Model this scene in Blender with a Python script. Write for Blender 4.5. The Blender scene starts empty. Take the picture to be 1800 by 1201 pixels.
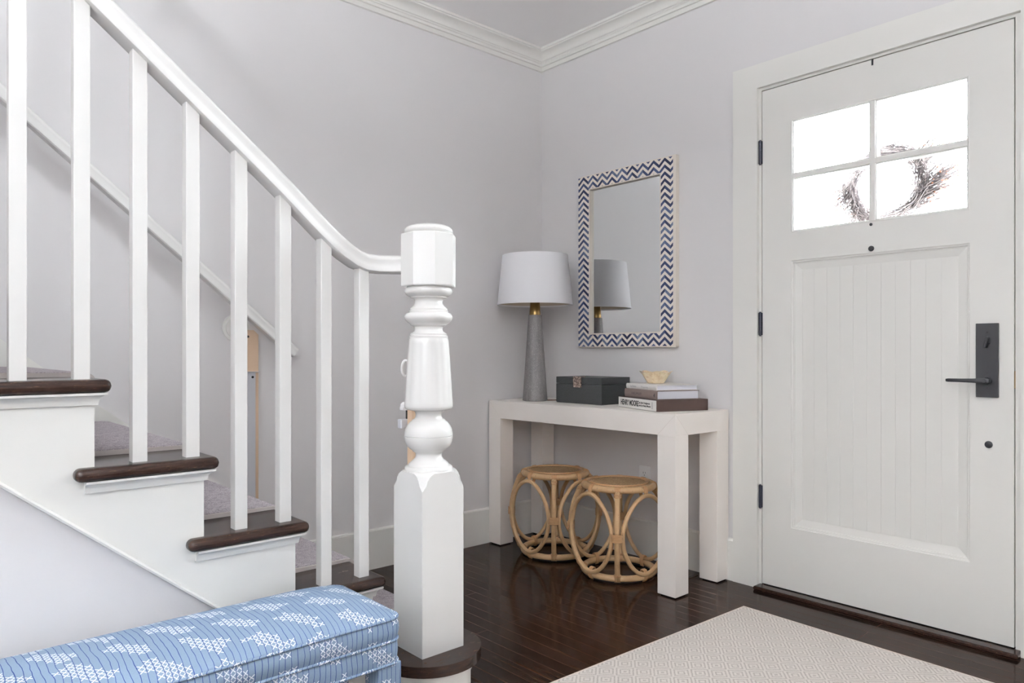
import bpy, bmesh, math, random
from mathutils import Vector, Matrix
random.seed(7)
S = bpy.context.scene
COL = S.collection
PI = math.pi

# ------------------------------------------------------------------ camera, sky, exposure
cd = bpy.data.cameras.new('camera'); cam = bpy.data.objects.new('camera', cd); COL.objects.link(cam)
cam.location = (2.999, -2.916, 1.03)
cam.rotation_euler = (PI/2, 0, math.radians(48.1455))
cd.sensor_width = 36; cd.lens = 1267/1800*36; cd.shift_y = 18.5/1800
cd.clip_start = .02
S.camera = cam
S.view_settings.view_transform = 'Standard'; S.view_settings.look = 'None'
S.view_settings.gamma = 1; S.view_settings.use_curve_mapping = False
S.view_settings.exposure = 0.48
S.cycles.use_denoising = True
S.cycles.max_bounces = 14; S.cycles.diffuse_bounces = 9; S.cycles.transparent_max_bounces = 12
S.cycles.caustics_reflective = False; S.cycles.caustics_refractive = False
W = bpy.data.worlds.new('sky'); S.world = W; W.use_nodes = True
bgn = W.node_tree.nodes['Background']
bgn.inputs[0].default_value = (.90, .945, 1.0, 1); bgn.inputs[1].default_value = 76.0

def portal(name, loc, rot, sx, sy):
    l = bpy.data.lights.new(name, 'AREA'); l.shape = 'RECTANGLE'; l.size = sx; l.size_y = sy
    l.cycles.is_portal = True
    o = bpy.data.objects.new(name, l); COL.objects.link(o); o.location = loc; o.rotation_euler = rot
    return o
ROOM_X, ROOM_Y, CEIL = 5.2, -6.0, 2.745
FILL_WIN_R = [(-5.3, -4.95, 1.4, 2.0)]       # y0,y1,z0,z1 unseen openings added in wall_right to let in fill daylight
FILL_WIN_N = [(3.5, 3.85, 1.4, 2.0)]                                  # x0,x1,z0,z1 unseen openings added in wall_near, sized for the fill daylight
portal('door_daylight', (1.846, .12, 1.775), (-PI/2, 0, 0), .64, .46)
for y0, y1, z0, z1 in FILL_WIN_R: portal('window_daylight', (ROOM_X+.1, (y0+y1)/2, (z0+z1)/2), (0, PI/2, 0), z1-z0, y1-y0)
for x0, x1, z0, z1 in FILL_WIN_N: portal('window_daylight', ((x0+x1)/2, ROOM_Y-.1, (z0+z1)/2), (PI/2, 0, 0), x1-x0, z1-z0)

TORCH = (3.5, -4.6, 1.50); FILL_LAMP_E = 1950.0  # added fill light out of view: position and emission strength
# ------------------------------------------------------------------ node helpers
def srgb(c):
    f = lambda v: v/12.92 if v <= .04045 else ((v+.055)/1.055)**2.4
    return tuple(f(v/255) for v in c) + (1,)
class NT:
    def __init__(s, name):
        s.m = bpy.data.materials.new(name); s.m.use_nodes = True
        s.t = s.m.node_tree; s.b = s.t.nodes['Principled BSDF']; s.out = s.t.nodes['Material Output']
    def n(s, t, **k):
        x = s.t.nodes.new(t)
        for a, v in k.items(): setattr(x, a, v)
        return x
    def l(s, a, b): s.t.links.new(a, b)
    def set(s, sock, v):
        if hasattr(v, 'is_linked') or isinstance(v, bpy.types.NodeSocket): s.l(v, sock)
        else: sock.default_value = v
    def M(s, op, a, b=None, c=None, clamp=False):
        x = s.n('ShaderNodeMath', operation=op, use_clamp=clamp)
        s.set(x.inputs[0], a)
        if b is not None: s.set(x.inputs[1], b)
        if c is not None: s.set(x.inputs[2], c)
        return x.outputs[0]
    def mix(s, f, a, b):
        x = s.n('ShaderNodeMix', data_type='RGBA')
        s.set(x.inputs[0], f); s.set(x.inputs[6], a); s.set(x.inputs[7], b)
        return x.outputs[2]
    def obj(s): return s.n('ShaderNodeTexCoord').outputs['Object']
    def uv(s): return s.n('ShaderNodeTexCoord').outputs['UV']
    def sep(s, v):
        x = s.n('ShaderNodeSeparateXYZ'); s.l(v, x.inputs[0]); return x.outputs
    def comb(s, a, b, c=0.0):
        x = s.n('ShaderNodeCombineXYZ'); s.set(x.inputs[0], a); s.set(x.inputs[1], b); s.set(x.inputs[2], c); return x.outputs[0]
    def mapping(s, v, sc):
        x = s.n('ShaderNodeMapping'); s.l(v, x.inputs[0]); x.inputs['Scale'].default_value = sc; return x.outputs[0]
    def noise(s, v, scale, detail=3, rough=.5):
        x = s.n('ShaderNodeTexNoise'); s.l(v, x.inputs['Vector']); x.inputs['Scale'].default_value = scale
        x.inputs['Detail'].default_value = detail; x.inputs['Roughness'].default_value = rough; return x.outputs[0]
    def white(s, v):
        x = s.n('ShaderNodeTexWhiteNoise', noise_dimensions='3D'); s.l(v, x.inputs[0]); return x.outputs[0]
    def ramp(s, f, stops):
        x = s.n('ShaderNodeValToRGB'); s.l(f, x.inputs[0]); e = x.color_ramp.elements
        while len(e) < len(stops): e.new(.5)
        for q, (p, c) in zip(e, stops): q.position = p; q.color = c
        return x.outputs[0]
    def bump(s, h, strength=.3, dist=.002):
        x = s.n('ShaderNodeBump'); s.l(h, x.inputs['Height']); x.inputs['Strength'].default_value = strength
        x.inputs['Distance'].default_value = dist; s.l(x.outputs[0], s.b.inputs['Normal'])
    def base(s, c): s.set(s.b.inputs['Base Color'], c)
    def p(s, **k):
        for a, v in k.items(): s.set(s.b.inputs[a.replace('_', ' ')], v)
        return s

def coat_over(t, rough, ior):
    # satin lacquer: a true Fresnel reflection over the stained wood
    t.b.inputs['Specular IOR Level'].default_value = 0.0
    fr = t.n('ShaderNodeFresnel'); fr.inputs[0].default_value = ior
    g = t.n('ShaderNodeBsdfGlossy'); t.set(g.inputs['Roughness'], rough); g.inputs['Color'].default_value = (1, 1, 1, 1)
    nl = t.b.inputs['Normal'].links
    if nl: t.l(nl[0].from_socket, g.inputs['Normal']); t.l(nl[0].from_socket, fr.inputs['Normal'])
    mx = t.n('ShaderNodeMixShader'); t.l(fr.outputs[0], mx.inputs[0]); t.l(t.b.outputs[0], mx.inputs[1]); t.l(g.outputs[0], mx.inputs[2]); t.l(mx.outputs[0], t.out.inputs[0])
def paint(name, rgb, rough=.5, vary=.02, bscale=300, bstr=.05, coat=0):
    t = NT(name); o = t.obj(); c = srgb(rgb)
    c2 = tuple(v*(1-vary*2) for v in c[:3]) + (1,)
    t.base(t.mix(t.noise(o, 2.5, 4), c, c2)); t.p(Roughness=rough)
    if coat: t.b.inputs['Coat Weight'].default_value = coat; t.b.inputs['Coat Roughness'].default_value = .12
    t.bump(t.noise(o, bscale, 2), bstr, .001)
    return t.m
M = {}
M['wall'] = paint('wall_paint', (218, 216, 216), .75, .01, 220, .08)
M['ceiling'] = paint('ceiling_paint', (240, 239, 239), .85, .01)
M['trim'] = paint('trim_paint', (226, 225, 220), .32, .01, 90, .04)
M['door'] = paint('door_paint', (224, 223, 218), .38, .01, 120, .05)
M['rail'] = paint('railing_gloss_paint', (223, 222, 219), .22, .01, 60, .05)
M['lacquer'] = paint('console_lacquer', (249, 243, 236), .4, .015, 200, .03)
M['plastic'] = paint('white_plastic', (236, 236, 236), .35, .01)
M['black'] = paint('blackened_bronze', (34, 34, 38), .38, .15, 400, .05); 
M['hinge'] = paint('hinge_bronze', (36, 40, 54), .3, .1)
M['grey_metal'] = paint('grey_metal', (196, 197, 202), .35, .05)
M['gate_wood'] = paint('pale_beech', (214, 186, 158), .5, .06, 100, .1)
M['bone_trim'] = paint('bone_edge', (228, 220, 208), .4, .04)
M['dark'] = paint('dark_recess', (14, 12, 12), .6, .1)
M['lining'] = paint('beige_lining', (214, 202, 186), .8, .02)
M['cord'] = paint('brown_cord', (120, 84, 60), .6, .1)

def m_floor():
    t = NT('dark_oak_floor'); o = t.obj()
    br = t.n('ShaderNodeTexBrick'); t.l(o, br.inputs['Vector'])
    br.inputs['Scale'].default_value = 1; br.inputs['Brick Width'].default_value = .95; br.inputs['Row Height'].default_value = .0572
    br.inputs['Mortar Size'].default_value = .0009; br.inputs['Mortar Smooth'].default_value = .3; br.offset = .37; br.offset_frequency = 3
    br.inputs['Color1'].default_value = (0, 0, 0, 1); br.inputs['Color2'].default_value = (1, 1, 1, 1); br.inputs['Mortar'].default_value = (.5, .5, .5, 1)
    s = t.sep(o)
    row = t.M('FLOOR', t.M('DIVIDE', s[1], .0572)); rv = t.white(t.comb(row, 3.1, t.M('FLOOR', t.M('MULTIPLY', br.outputs[0], 5.0))))
    gv = t.comb(t.M('MULTIPLY', s[0], .8), t.M('ADD', t.M('MULTIPLY', s[1], 16), t.M('MULTIPLY', rv, 9)), rv)
    g = t.noise(gv, 3.2, 5, .55)
    fine = t.noise(t.comb(t.M('MULTIPLY', s[0], 6), t.M('MULTIPLY', s[1], 260), rv), 4, 3, .7)
    c = t.ramp(g, [(.34, srgb((22, 13, 10))), (.52, srgb((40, 26, 19))), (.72, srgb((62, 43, 32)))])
    c = t.mix(t.M('MULTIPLY', rv, .7), c, srgb((58, 39, 30)))
    c = t.mix(t.M('MULTIPLY', fine, .5), c, srgb((24, 16, 12)))
    c = t.mix(t.M('MULTIPLY', br.outputs['Fac'], .8), c, srgb((86, 62, 48)))
    t.base(c)
    t.p(Roughness=t.M('ADD', .13, t.M('MULTIPLY', fine, .12))); t.b.inputs['IOR'].default_value = 1.24
    t.bump(t.M('SUBTRACT', t.M('MULTIPLY', fine, .15), t.M('MULTIPLY', br.outputs['Fac'], .5)), .10, .0005)
    coat_over(t, t.M('ADD', .09, t.M('MULTIPLY', fine, .08)), 1.16)
    return t.m
M['floor'] = m_floor()
def m_tread():
    t = NT('ebony_stained_oak'); o = t.obj(); s = t.sep(o)
    g = t.noise(t.comb(t.M('MULTIPLY', s[0], 14), t.M('MULTIPLY', s[1], 4), t.M('MULTIPLY', s[2], 60)), 4, 6, .65)
    w = t.noise(t.comb(t.M('MULTIPLY', s[0], 30), t.M('MULTIPLY', s[1], 9), t.M('MULTIPLY', s[2], 120)), 3, 5, .8)
    c = t.ramp(g, [(.3, srgb((24, 16, 14))), (.6, srgb((50, 36, 30))), (.8, srgb((74, 54, 42)))])
    c = t.mix(t.M('MULTIPLY', t.M('GREATER_THAN', w, .63), .6), c, srgb((120, 92, 66)))
    t.base(c); t.p(Roughness=.2); t.bump(g, .12, .001); coat_over(t, .16, 1.30)
    return t.m
M['tread'] = m_tread()
def m_carpet(name, a, b, sc=420):
    t = NT(name); o = t.obj()
    n1 = t.noise(o, sc, 2, .7); n2 = t.noise(o, 60, 3, .6)
    f = t.M('MULTIPLY', t.M('ADD', t.M('MULTIPLY', n1, .75), t.M('MULTIPLY', n2, .25)), 1.0)
    t.base(t.ramp(f, [(.36, srgb(a)), (.62, srgb(b))])); t.p(Roughness=.95); t.b.inputs['Specular IOR Level'].default_value = .1
    t.bump(n1, .9, .004); return t.m
M['carpet'] = m_carpet('greige_loop_carpet', (126, 118, 122), (204, 196, 200), 330)
M['binding'] = paint('carpet_binding', (196, 188, 184), .9, .04, 500, .3)
def m_rug():
    t = NT('diamond_flatweave'); o = t.obj(); s = t.sep(o)
    P, Q = .080, .088
    def tri(v, p):
        return t.M('ABSOLUTE', t.M('SUBTRACT', t.M('MULTIPLY', t.M('FRACT', t.M('DIVIDE', v, p)), 2.0), 1.0))
    wob = t.M('MULTIPLY', t.M('SUBTRACT', t.noise(o, 90, 2), .5), .10)
    row = t.M('FLOOR', t.M('DIVIDE', s[1], Q*2))
    x = t.M('ADD', s[0], t.M('MULTIPLY', t.M('MODULO', row, 2.0), 0.0))
    d = t.M('ADD', t.M('ADD', tri(x, P), tri(s[1], Q)), wob)
    ring = t.M('FRACT', t.M('MULTIPLY', d, 2.5))
    lines = t.M('LESS_THAN', ring, .42)
    wv = t.M('FRACT', t.M('DIVIDE', s[1], .0045)); thread = t.M('GREATER_THAN', wv, .45)
    spk = t.M('GREATER_THAN', t.noise(t.comb(t.M('MULTIPLY', s[0], .45), s[1], 0.0), 420, 2), .47)
    dark = t.M('MULTIPLY', t.M('MULTIPLY', lines, thread), spk)
    soft = t.M('MULTIPLY', lines, .35)
    f = t.M('MAXIMUM', t.M('MULTIPLY', dark, .85), soft)
    bn = t.noise(o, 5, 2)
    light = t.mix(bn, srgb((218, 211, 204)), srgb((208, 202, 196)))
    t.base(t.mix(f, light, srgb((154, 146, 137)))); t.p(Roughness=.95); t.b.inputs['Specular IOR Level'].default_value = .1
    t.bump(t.M('ADD', t.M('MULTIPLY', wv, .4), t.M('SUBTRACT', 1.0, lines)), .5, .002)
    return t.m
M['rug'] = m_rug()
M['rug_edge'] = paint('rug_binding', (220, 206, 194), .9, .04, 500, .3)
def m_bench():
    t = NT('blue_stitch_print'); uv = t.uv(); s = t.sep(uv)
    P = .0130
    wob = t.M('MULTIPLY', t.M('SUBTRACT', t.noise(t.comb(t.M('MULTIPLY', s[0], 25), t.M('MULTIPLY', s[1], 14), 0.0), 1.0, 2), .5), .012)
    u = t.M('DIVIDE', t.M('ADD', s[0], wob), P); iu = t.M('FLOOR', u); fu = t.M('FRACT', u)
    v = t.M('ADD', t.M('DIVIDE', s[1], .0122), t.M('MULTIPLY', t.white(t.comb(iu, 1.7, 0.0)), .5)); iv = t.M('FLOOR', v); fv = t.M('FRACT', v)
    line = t.M('LESS_THAN', t.M('ABSOLUTE', t.M('SUBTRACT', fu, .06)), .048)
    # crosses
    a = t.M('ABSOLUTE', t.M('SUBTRACT', fu, .55)); b = t.M('ABSOLUTE', t.M('SUBTRACT', fv, .5))
    cr = t.M('MULTIPLY', t.M('LESS_THAN', t.M('ABSOLUTE', t.M('SUBTRACT', a, t.M('MULTIPLY', b, .95))), .095), t.M('LESS_THAN', b, .43))
    # lozenge clusters of crosses
    pu, pv = 8.0, 7.0
    q = t.M('ADD', iu, t.M('MULTIPLY', iv, .35)); r = t.M('ADD', iv, t.M('MULTIPLY', iu, .45))
    du = t.M('ABSOLUTE', t.M('SUBTRACT', t.M('FRACT', t.M('DIVIDE', q, pu)), .5)); dv = t.M('ABSOLUTE', t.M('SUBTRACT', t.M('FRACT', t.M('DIVIDE', r, pv)), .5))
    rn = t.M('MULTIPLY', t.M('SUBTRACT', t.white(t.comb(iu, iv, 4.0)), .5), .16)
    cl = t.M('LESS_THAN', t.M('ADD', t.M('ADD', du, dv), rn), .40)
    cross = t.M('MULTIPLY', cr, cl)
    bl = t.mix(t.noise(uv, 300, 2), srgb((112, 131, 152)), srgb((128, 145, 164)))
    c = t.mix(line, bl, srgb((26, 52, 112))); c = t.mix(cross, c, srgb((226, 229, 233)))
    t.base(c); t.p(Roughness=.85); t.b.inputs['Specular IOR Level'].default_value = .2
    t.bump(t.noise(uv, 900, 2), .25, .001)
    return t.m
M['bench'] = m_bench()
def m_rattan(name='peeled_rattan', lo=(160, 122, 84), hi=(214, 182, 138), sp=(96, 68, 44)):
    t = NT(name); o = t.obj()
    n = t.noise(o, 14, 4, .6); f = t.noise(t.mapping(o, (1, 1, .25)), 90, 4, .7)
    c = t.mix(n, srgb(lo), srgb(hi)); c = t.mix(t.M('MULTIPLY', t.M('GREATER_THAN', f, .66), .8), c, srgb(sp))
    t.base(c); t.p(Roughness=.38); t.bump(f, .15, .001); return t.m
M['rattan'] = m_rattan()
M['wrap'] = m_rattan('rattan_wrap', (164, 124, 86), (200, 160, 116), (140, 98, 62))
def m_cane():
    t = NT('woven_cane'); s = t.sep(t.obj()); P = .0088
    u = t.M('DIVIDE', t.M('ADD', s[0], s[1]), P*1.4); v = t.M('DIVIDE', t.M('SUBTRACT', s[0], s[1]), P*1.4)
    iu, iv = t.M('FLOOR', u), t.M('FLOOR', v); fu, fv = t.M('FRACT', u), t.M('FRACT', v)
    ph = t.M('MODULO', t.M('ADD', t.M('ADD', iu, t.M('MULTIPLY', iv, 1.0)), 400.0), 3.0)
    over = t.M('GREATER_THAN', ph, .5)
    hu = t.M('SINE', t.M('MULTIPLY', fu, PI)); hv = t.M('SINE', t.M('MULTIPLY', fv, PI))
    h = t.M('ADD', t.M('MULTIPLY', over, hu), t.M('MULTIPLY', t.M('SUBTRACT', 1.0, over), hv))
    gap = t.M('LESS_THAN', h, .42)
    rn = t.white(t.comb(iu, iv, 1.0))
    c = t.mix(rn, srgb((178, 142, 98)), srgb((212, 180, 134))); c = t.mix(t.M('MULTIPLY', t.M('SUBTRACT', 1.0, over), .45), c, srgb((140, 102, 66)))
    c = t.mix(gap, c, srgb((62, 42, 28)))
    t.base(c); t.p(Roughness=.45); t.bump(h, .8, .003); return t.m
M['cane'] = m_cane()
def m_lampbase():
    t = NT('grey_shagreen_stone'); o = t.obj()
    f = t.noise(t.mapping(o, (1, 1, .12)), 60, 5, .7); g = t.noise(o, 320, 2, .6)
    c = t.mix(f, srgb((84, 82, 83)), srgb((144, 140, 139))); c = t.mix(t.M('MULTIPLY', t.M('GREATER_THAN', g, .64), .5), c, srgb((206, 202, 198)))
    t.base(c); t.p(Roughness=.45); t.bump(g, .4, .001); return t.m
M['lamp_base'] = m_lampbase()
t = NT('brushed_brass'); t.base(t.mix(t.noise(t.mapping(t.obj(), (1, 1, 30)), 40, 3), srgb((120, 96, 58)), srgb((158, 132, 86)))); t.p(Metallic=1.0, Roughness=.28); M['brass'] = t.m
t = NT('white_linen_shade'); o = t.obj(); w = t.noise(t.mapping(o, (1, 1, 6)), 300, 2); t.base(t.mix(w, srgb((250, 250, 252)), srgb((243, 243, 247)))); t.p(Roughness=.9); t.bump(w, .2, .001)
tr = t.n('ShaderNodeBsdfTranslucent'); tr.inputs[0].default_value = srgb((240, 236, 230)); mx = t.n('ShaderNodeMixShader'); mx.inputs[0].default_value = .10
t.l(t.b.outputs[0], mx.inputs[1]); t.l(tr.outputs[0], mx.inputs[2]); t.l(mx.outputs[0], t.out.inputs[0]); M['shade'] = t.m
t = NT('mirror_silver'); t.base((.86, .88, .885, 1)); t.p(Metallic=1.0, Roughness=t.M('MULTIPLY', t.noise(t.obj(), 3, 2), .01)); M['mirror'] = t.m
def m_glass():
    t = NT('clear_pane'); tb = t.n('ShaderNodeBsdfTransparent'); tb.inputs[0].default_value = (.97, .985, .98, 1)
    gl = t.n('ShaderNodeBsdfGlossy'); gl.inputs['Roughness'].default_value = .02
    fr = t.n('ShaderNodeFresnel'); fr.inputs[0].default_value = 1.45
    wv = t.noise(t.obj(), 4, 1); f = t.M('MULTIPLY', fr.outputs[0], t.M('ADD', .8, t.M('MULTIPLY', wv, .2)))
    mx = t.n('ShaderNodeMixShader'); t.l(f, mx.inputs[0]); t.l(tb.outputs[0], mx.inputs[1]); t.l(gl.outputs[0], mx.inputs[2]); t.l(mx.outputs[0], t.out.inputs[0])
    return t.m
M['glass'] = m_glass()
def m_inlay():
    t = NT('chevron_bone_inlay'); o = t.obj(); s = t.sep(o)
    P = .0665; Z = .0335
    ux = t.M('DIVIDE', t.M('ADD', s[0], .310), P)
    tri = t.M('ABSOLUTE', t.M('SUBTRACT', t.M('FRACT', t.M('ADD', ux, 0.0)), .5))      # 0 at apex, .5 at ends
    zz = t.M('DIVIDE', t.M('ADD', s[2], t.M('MULTIPLY', tri, .060)), Z)
    iz = t.M('FLOOR', zz); fz = t.M('FRACT', zz); half = t.M('FLOOR', t.M('MULTIPLY', ux, 2.0))
    blue = t.M('LESS_THAN', fz, .50)
    rn = t.white(t.comb(half, iz, 2.0)); st = t.noise(t.comb(t.M('MULTIPLY', s[0], 1.0), 0.0, t.M('MULTIPLY', t.M('SUBTRACT', s[2], t.M('MULTIPLY', tri, 0.0)), 2.0)), 260, 3, .8)
    dk = t.mix(rn, srgb((16, 22, 62)), srgb((62, 80, 124)))
    dk = t.mix(t.M('MULTIPLY', t.M('GREATER_THAN', st, t.M('SUBTRACT', .74, t.M('MULTIPLY', rn, .24))), .6), dk, srgb((176, 186, 190)))
    bone = t.mix(t.noise(o, 120, 3), srgb((240, 232, 220)), srgb((222, 213, 200)))
    t.base(t.mix(blue, bone, dk)); t.p(Roughness=.3); return t.m
M['inlay'] = m_inlay()
def m_shag():
    t = NT('charcoal_woven_leather'); o = t.obj()
    a = t.noise(t.mapping(o, (1, 1, 8)), 150, 3, .7); b = t.noise(t.mapping(o, (8, 8, 1)), 150, 3, .7)
    f = t.M('MULTIPLY', t.M('ADD', a, b), .5)
    t.base(t.ramp(f, [(.35, srgb((28, 30, 31))), (.6, srgb((60, 62, 62)))])); t.p(Roughness=.5); t.bump(f, .4, .001); return t.m
M['box'] = m_shag()
def m_clasp():
    t = NT('mottled_shell'); n = t.noise(t.obj(), 170, 4, .8)
    t.base(t.ramp(n, [(.38, srgb((44, 38, 38))), (.5, srgb((112, 94, 84))), (.62, srgb((206, 184, 170)))])); t.p(Roughness=.25); return t.m
M['clasp'] = m_clasp()
M['book_brown'] = paint('dark_brown_cloth', (72, 54, 48), .8, .15, 700, .3)
M['book_taupe'] = paint('taupe_cloth', (128, 112, 106), .8, .08, 700, .3)
M['book_white'] = paint('white_jacket', (232, 230, 226), .35, .02)
M['ink'] = paint('black_ink', (24, 24, 24), .6, .1)
M['ink_dark'] = paint('umber_ink', (64, 54, 50), .6, .1)
M['ink_grey'] = paint('grey_ink', (176, 174, 176), .6, .05)
def m_pages():
    t = NT('page_edges'); s = t.sep(t.obj()); n = t.noise(t.comb(0.0, 0.0, s[2]), 900, 2)
    t.base(t.mix(n, srgb((236, 236, 240)), srgb((208, 210, 220)))); t.p(Roughness=.8); return t.m
M['pages'] = m_pages()
def m_bowl():
    t = NT('carved_cream_resin'); n = t.noise(t.obj(), 60, 4, .7)
    t.base(t.ramp(n, [(.32, srgb((214, 188, 150))), (.5, srgb((232, 214, 182))), (.7, srgb((240, 226, 200)))])); t.p(Roughness=.35)
    t.b.inputs['Subsurface Weight'].default_value = .1; t.b.inputs['Subsurface Radius'].default_value = (.01, .006, .003); return t.m
M['bowl'] = m_bowl()
def m_twig():
    t = NT('dry_twigs'); n = t.noise(t.obj(), 60, 3, .7)
    t.base(t.ramp(n, [(.35, (.055, .046, .053, 1)), (.65, (.24, .20, .195, 1))])); t.p(Roughness=.8); return t.m
M['twig'] = m_twig()
M['berry'] = paint('orange_berry', (190, 120, 90), .5, .2)
M['ground'] = paint('porch_stone', (120, 118, 114), .8, .1)

# ------------------------------------------------------------------ mesh helpers
def bm_new(): return bmesh.new()
def obj(name, bm, mat, parent=None, smooth=False, sharp=35, off=None):
    me = bpy.data.meshes.new(name)
    if off is not None: bmesh.ops.translate(bm, verts=bm.verts, vec=-Vector(off))
    bmesh.ops.recalc_face_normals(bm, faces=bm.faces)
    if smooth:
        for f in bm.faces: f.smooth = True
        lim = math.radians(sharp)
        for e in bm.edges:
            if len(e.link_faces) == 2 and e.calc_face_angle(0) > lim: e.smooth = False
    bm.to_mesh(me); bm.free()
    for m in (mat if isinstance(mat, (list, tuple)) else [mat]): me.materials.append(M[m] if isinstance(m, str) else m)
    o = bpy.data.objects.new(name, me); COL.objects.link(o)
    if parent is not None: o.parent = parent
    return o
def thing(name, label, cat, loc=(0, 0, 0), rz=0, group=None):
    o = bpy.data.objects.new(name, None); COL.objects.link(o); o.empty_display_size = .1
    o.location = loc; o.rotation_euler = (0, 0, rz); o['label'] = label; o['category'] = cat
    if group: o['group'] = group
    return o
def tag(o, label, cat, group=None):
    o['label'] = label; o['category'] = cat
    if group: o['group'] = group
    return o
def struct(name, bm, m, **k):
    o = obj(name, bm, m, **k); o['kind'] = 'structure'; return o
def box(bm, x0, y0, z0, x1, y1, z1, bev=0, seg=2):
    r = bmesh.ops.create_cube(bm, size=1)
    vs = r['verts']
    for v in vs: v.co = Vector(((x0+x1)/2+v.co.x*(x1-x0), (y0+y1)/2+v.co.y*(y1-y0), (z0+z1)/2+v.co.z*(z1-z0)))
    if bev:
        es = list({e for v in vs for e in v.link_edges})
        bmesh.ops.bevel(bm, geom=es, offset=bev, segments=seg, affect='EDGES', profile=.5)
    return bm
def prism(bm, pts, a0, a1, axis='z'):
    def P(p, a):
        return {'z': (p[0], p[1], a), 'x': (a, p[0], p[1]), 'y': (p[0], a, p[1])}[axis]
    A = [bm.verts.new(P(p, a0)) for p in pts]; B = [bm.verts.new(P(p, a1)) for p in pts]
    n = len(pts); fs = [bm.faces.new(A), bm.faces.new(B[::-1])]
    for i in range(n): fs.append(bm.faces.new((A[i], A[(i+1) % n], B[(i+1) % n], B[i])))
    return A, B
def lathe(bm, prof, cx=0, cy=0, seg=48, mod=None, cap=True):
    rings = []
    for r, z in prof:
        rings.append([bm.verts.new((cx+(r if mod is None else mod(r, z, 2*PI*i/seg))*math.cos(2*PI*i/seg),
                                    cy+(r if mod is None else mod(r, z, 2*PI*i/seg))*math.sin(2*PI*i/seg), z)) for i in range(seg)])
    for a, b in zip(rings, rings[1:]):
        for i in range(seg): bm.faces.new((a[i], a[(i+1) % seg], b[(i+1) % seg], b[i]))
    if cap:
        if prof[0][0] > 1e-5: bm.faces.new(rings[0][::-1])
        if prof[-1][0] > 1e-5: bm.faces.new(rings[-1])
    return bm
def tube(bm, pts, r, seg=8, closed=False, rfun=None):
    pts = [Vector(p) for p in pts]; n = len(pts)
    def tan(i):
        a = pts[(i-1) % n] if closed or i > 0 else pts[0]; b = pts[(i+1) % n] if closed or i < n-1 else pts[-1]
        return (b-a).normalized()
    T = [tan(i) for i in range(n)]
    up = Vector((0, 0, 1)) if abs(T[0].z) < .9 else Vector((1, 0, 0))
    N = (up-T[0]*up.dot(T[0])).normalized(); rings = []
    for i in range(n):
        N = (N-T[i]*N.dot(T[i])).normalized(); B = T[i].cross(N)
        rr = r if rfun is None else rfun(i/(n-1))
        rings.append([bm.verts.new(pts[i]+N*rr*math.cos(2*PI*k/seg)+B*rr*math.sin(2*PI*k/seg)) for k in range(seg)])
    rng = range(n) if closed else range(n-1)
    for i in rng:
        a, b = rings[i], rings[(i+1) % n]; sh = 0
        if closed and i == n-1:
            sh = min(range(seg), key=lambda s_: (a[0].co-b[s_].co).length)
        for k in range(seg): bm.faces.new((a[k], a[(k+1) % seg], b[(k+1+sh) % seg], b[(k+sh) % seg]))
    if not closed: bm.faces.new(rings[0][::-1]); bm.faces.new(rings[-1])
    return bm
def loft(bm, rings, closed=True, cap=True):
    R = [[bm.verts.new(p) for p in r] for r in rings]; n = len(R[0])
    for a, b in zip(R, R[1:]):
        for k in range(n if closed else n-1): bm.faces.new((a[k], a[(k+1) % n], b[(k+1) % n], b[k]))
    if cap: bm.faces.new(R[0][::-1]); bm.faces.new(R[-1])
    return R
def rect_ring(bm, x0, x1, z0, z1, steps, fill=False):
    prev = None
    for ins, y in steps:
        c = [bm.verts.new(p) for p in ((x0+ins, y, z0+ins), (x1-ins, y, z0+ins), (x1-ins, y, z1-ins), (x0+ins, y, z1-ins))]
        if prev:
            for i in range(4): bm.faces.new((prev[i], prev[(i+1) % 4], c[(i+1) % 4], c[i]))
        prev = c
    if fill: bm.faces.new(prev)
def rr_loop(x0, x1, y0, y1, r, n=6):
    P = []
    for cx, cy, a in ((x1-r, y0+r, -PI/2), (x1-r, y1-r, 0), (x0+r, y1-r, PI/2), (x0+r, y0+r, PI)):
        for i in range(n+1): P.append((cx+r*math.cos(a+PI/2*i/n), cy+r*math.sin(a+PI/2*i/n)))
    return P
def text_mesh(name, s, size, mat, parent, M4, width, bold=0.0):
    cu = bpy.data.curves.new(name, 'FONT'); cu.body = s; cu.size = size; cu.extrude = .0002; cu.offset = bold
    tmp = bpy.data.objects.new(name, cu); me = bpy.data.meshes.new_from_object(tmp); bpy.data.objects.remove(tmp)
    xs = [v.co.x for v in me.vertices]; sx = width/(max(xs)-min(xs))
    for v in me.vertices: v.co = M4 @ Vector((v.co.x*sx, v.co.y, v.co.z))
    me.name = name; me.materials.clear(); me.materials.append(M[mat])
    o = bpy.data.objects.new(name, me); COL.objects.link(o); o.parent = parent; return o

# ------------------------------------------------------------------ room shell
bm = bm_new(); box(bm, -.12, ROOM_Y-.2, -.12, ROOM_X+.2, .02, 0); struct('floor', bm, 'floor')
bm = bm_new(); box(bm, -.12, ROOM_Y-.2, CEIL, ROOM_X+.2, .16, CEIL+.12); struct('ceiling', bm, 'ceiling')
bm = bm_new(); box(bm, -.12, ROOM_Y-.2, 0, 0, .16, CEIL); struct('wall_left', bm, 'wall')
DX0, DX1, DZ = 1.365, 2.329, 2.186
bm = bm_new()
box(bm, 0, 0, 0, DX0, .16, CEIL); box(bm, DX1, 0, 0, ROOM_X, .16, CEIL); box(bm, DX0, 0, DZ, DX1, .16, CEIL); struct('wall_far', bm, 'wall')
def wall_holes(a0, a1, holes, put):
    cur = a0
    for h0, h1, z0, z1 in sorted(holes):
        put(cur, h0, 0, CEIL); put(h0, h1, 0, z0); put(h0, h1, z1, CEIL); cur = h1
    put(cur, a1, 0, CEIL)
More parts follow.
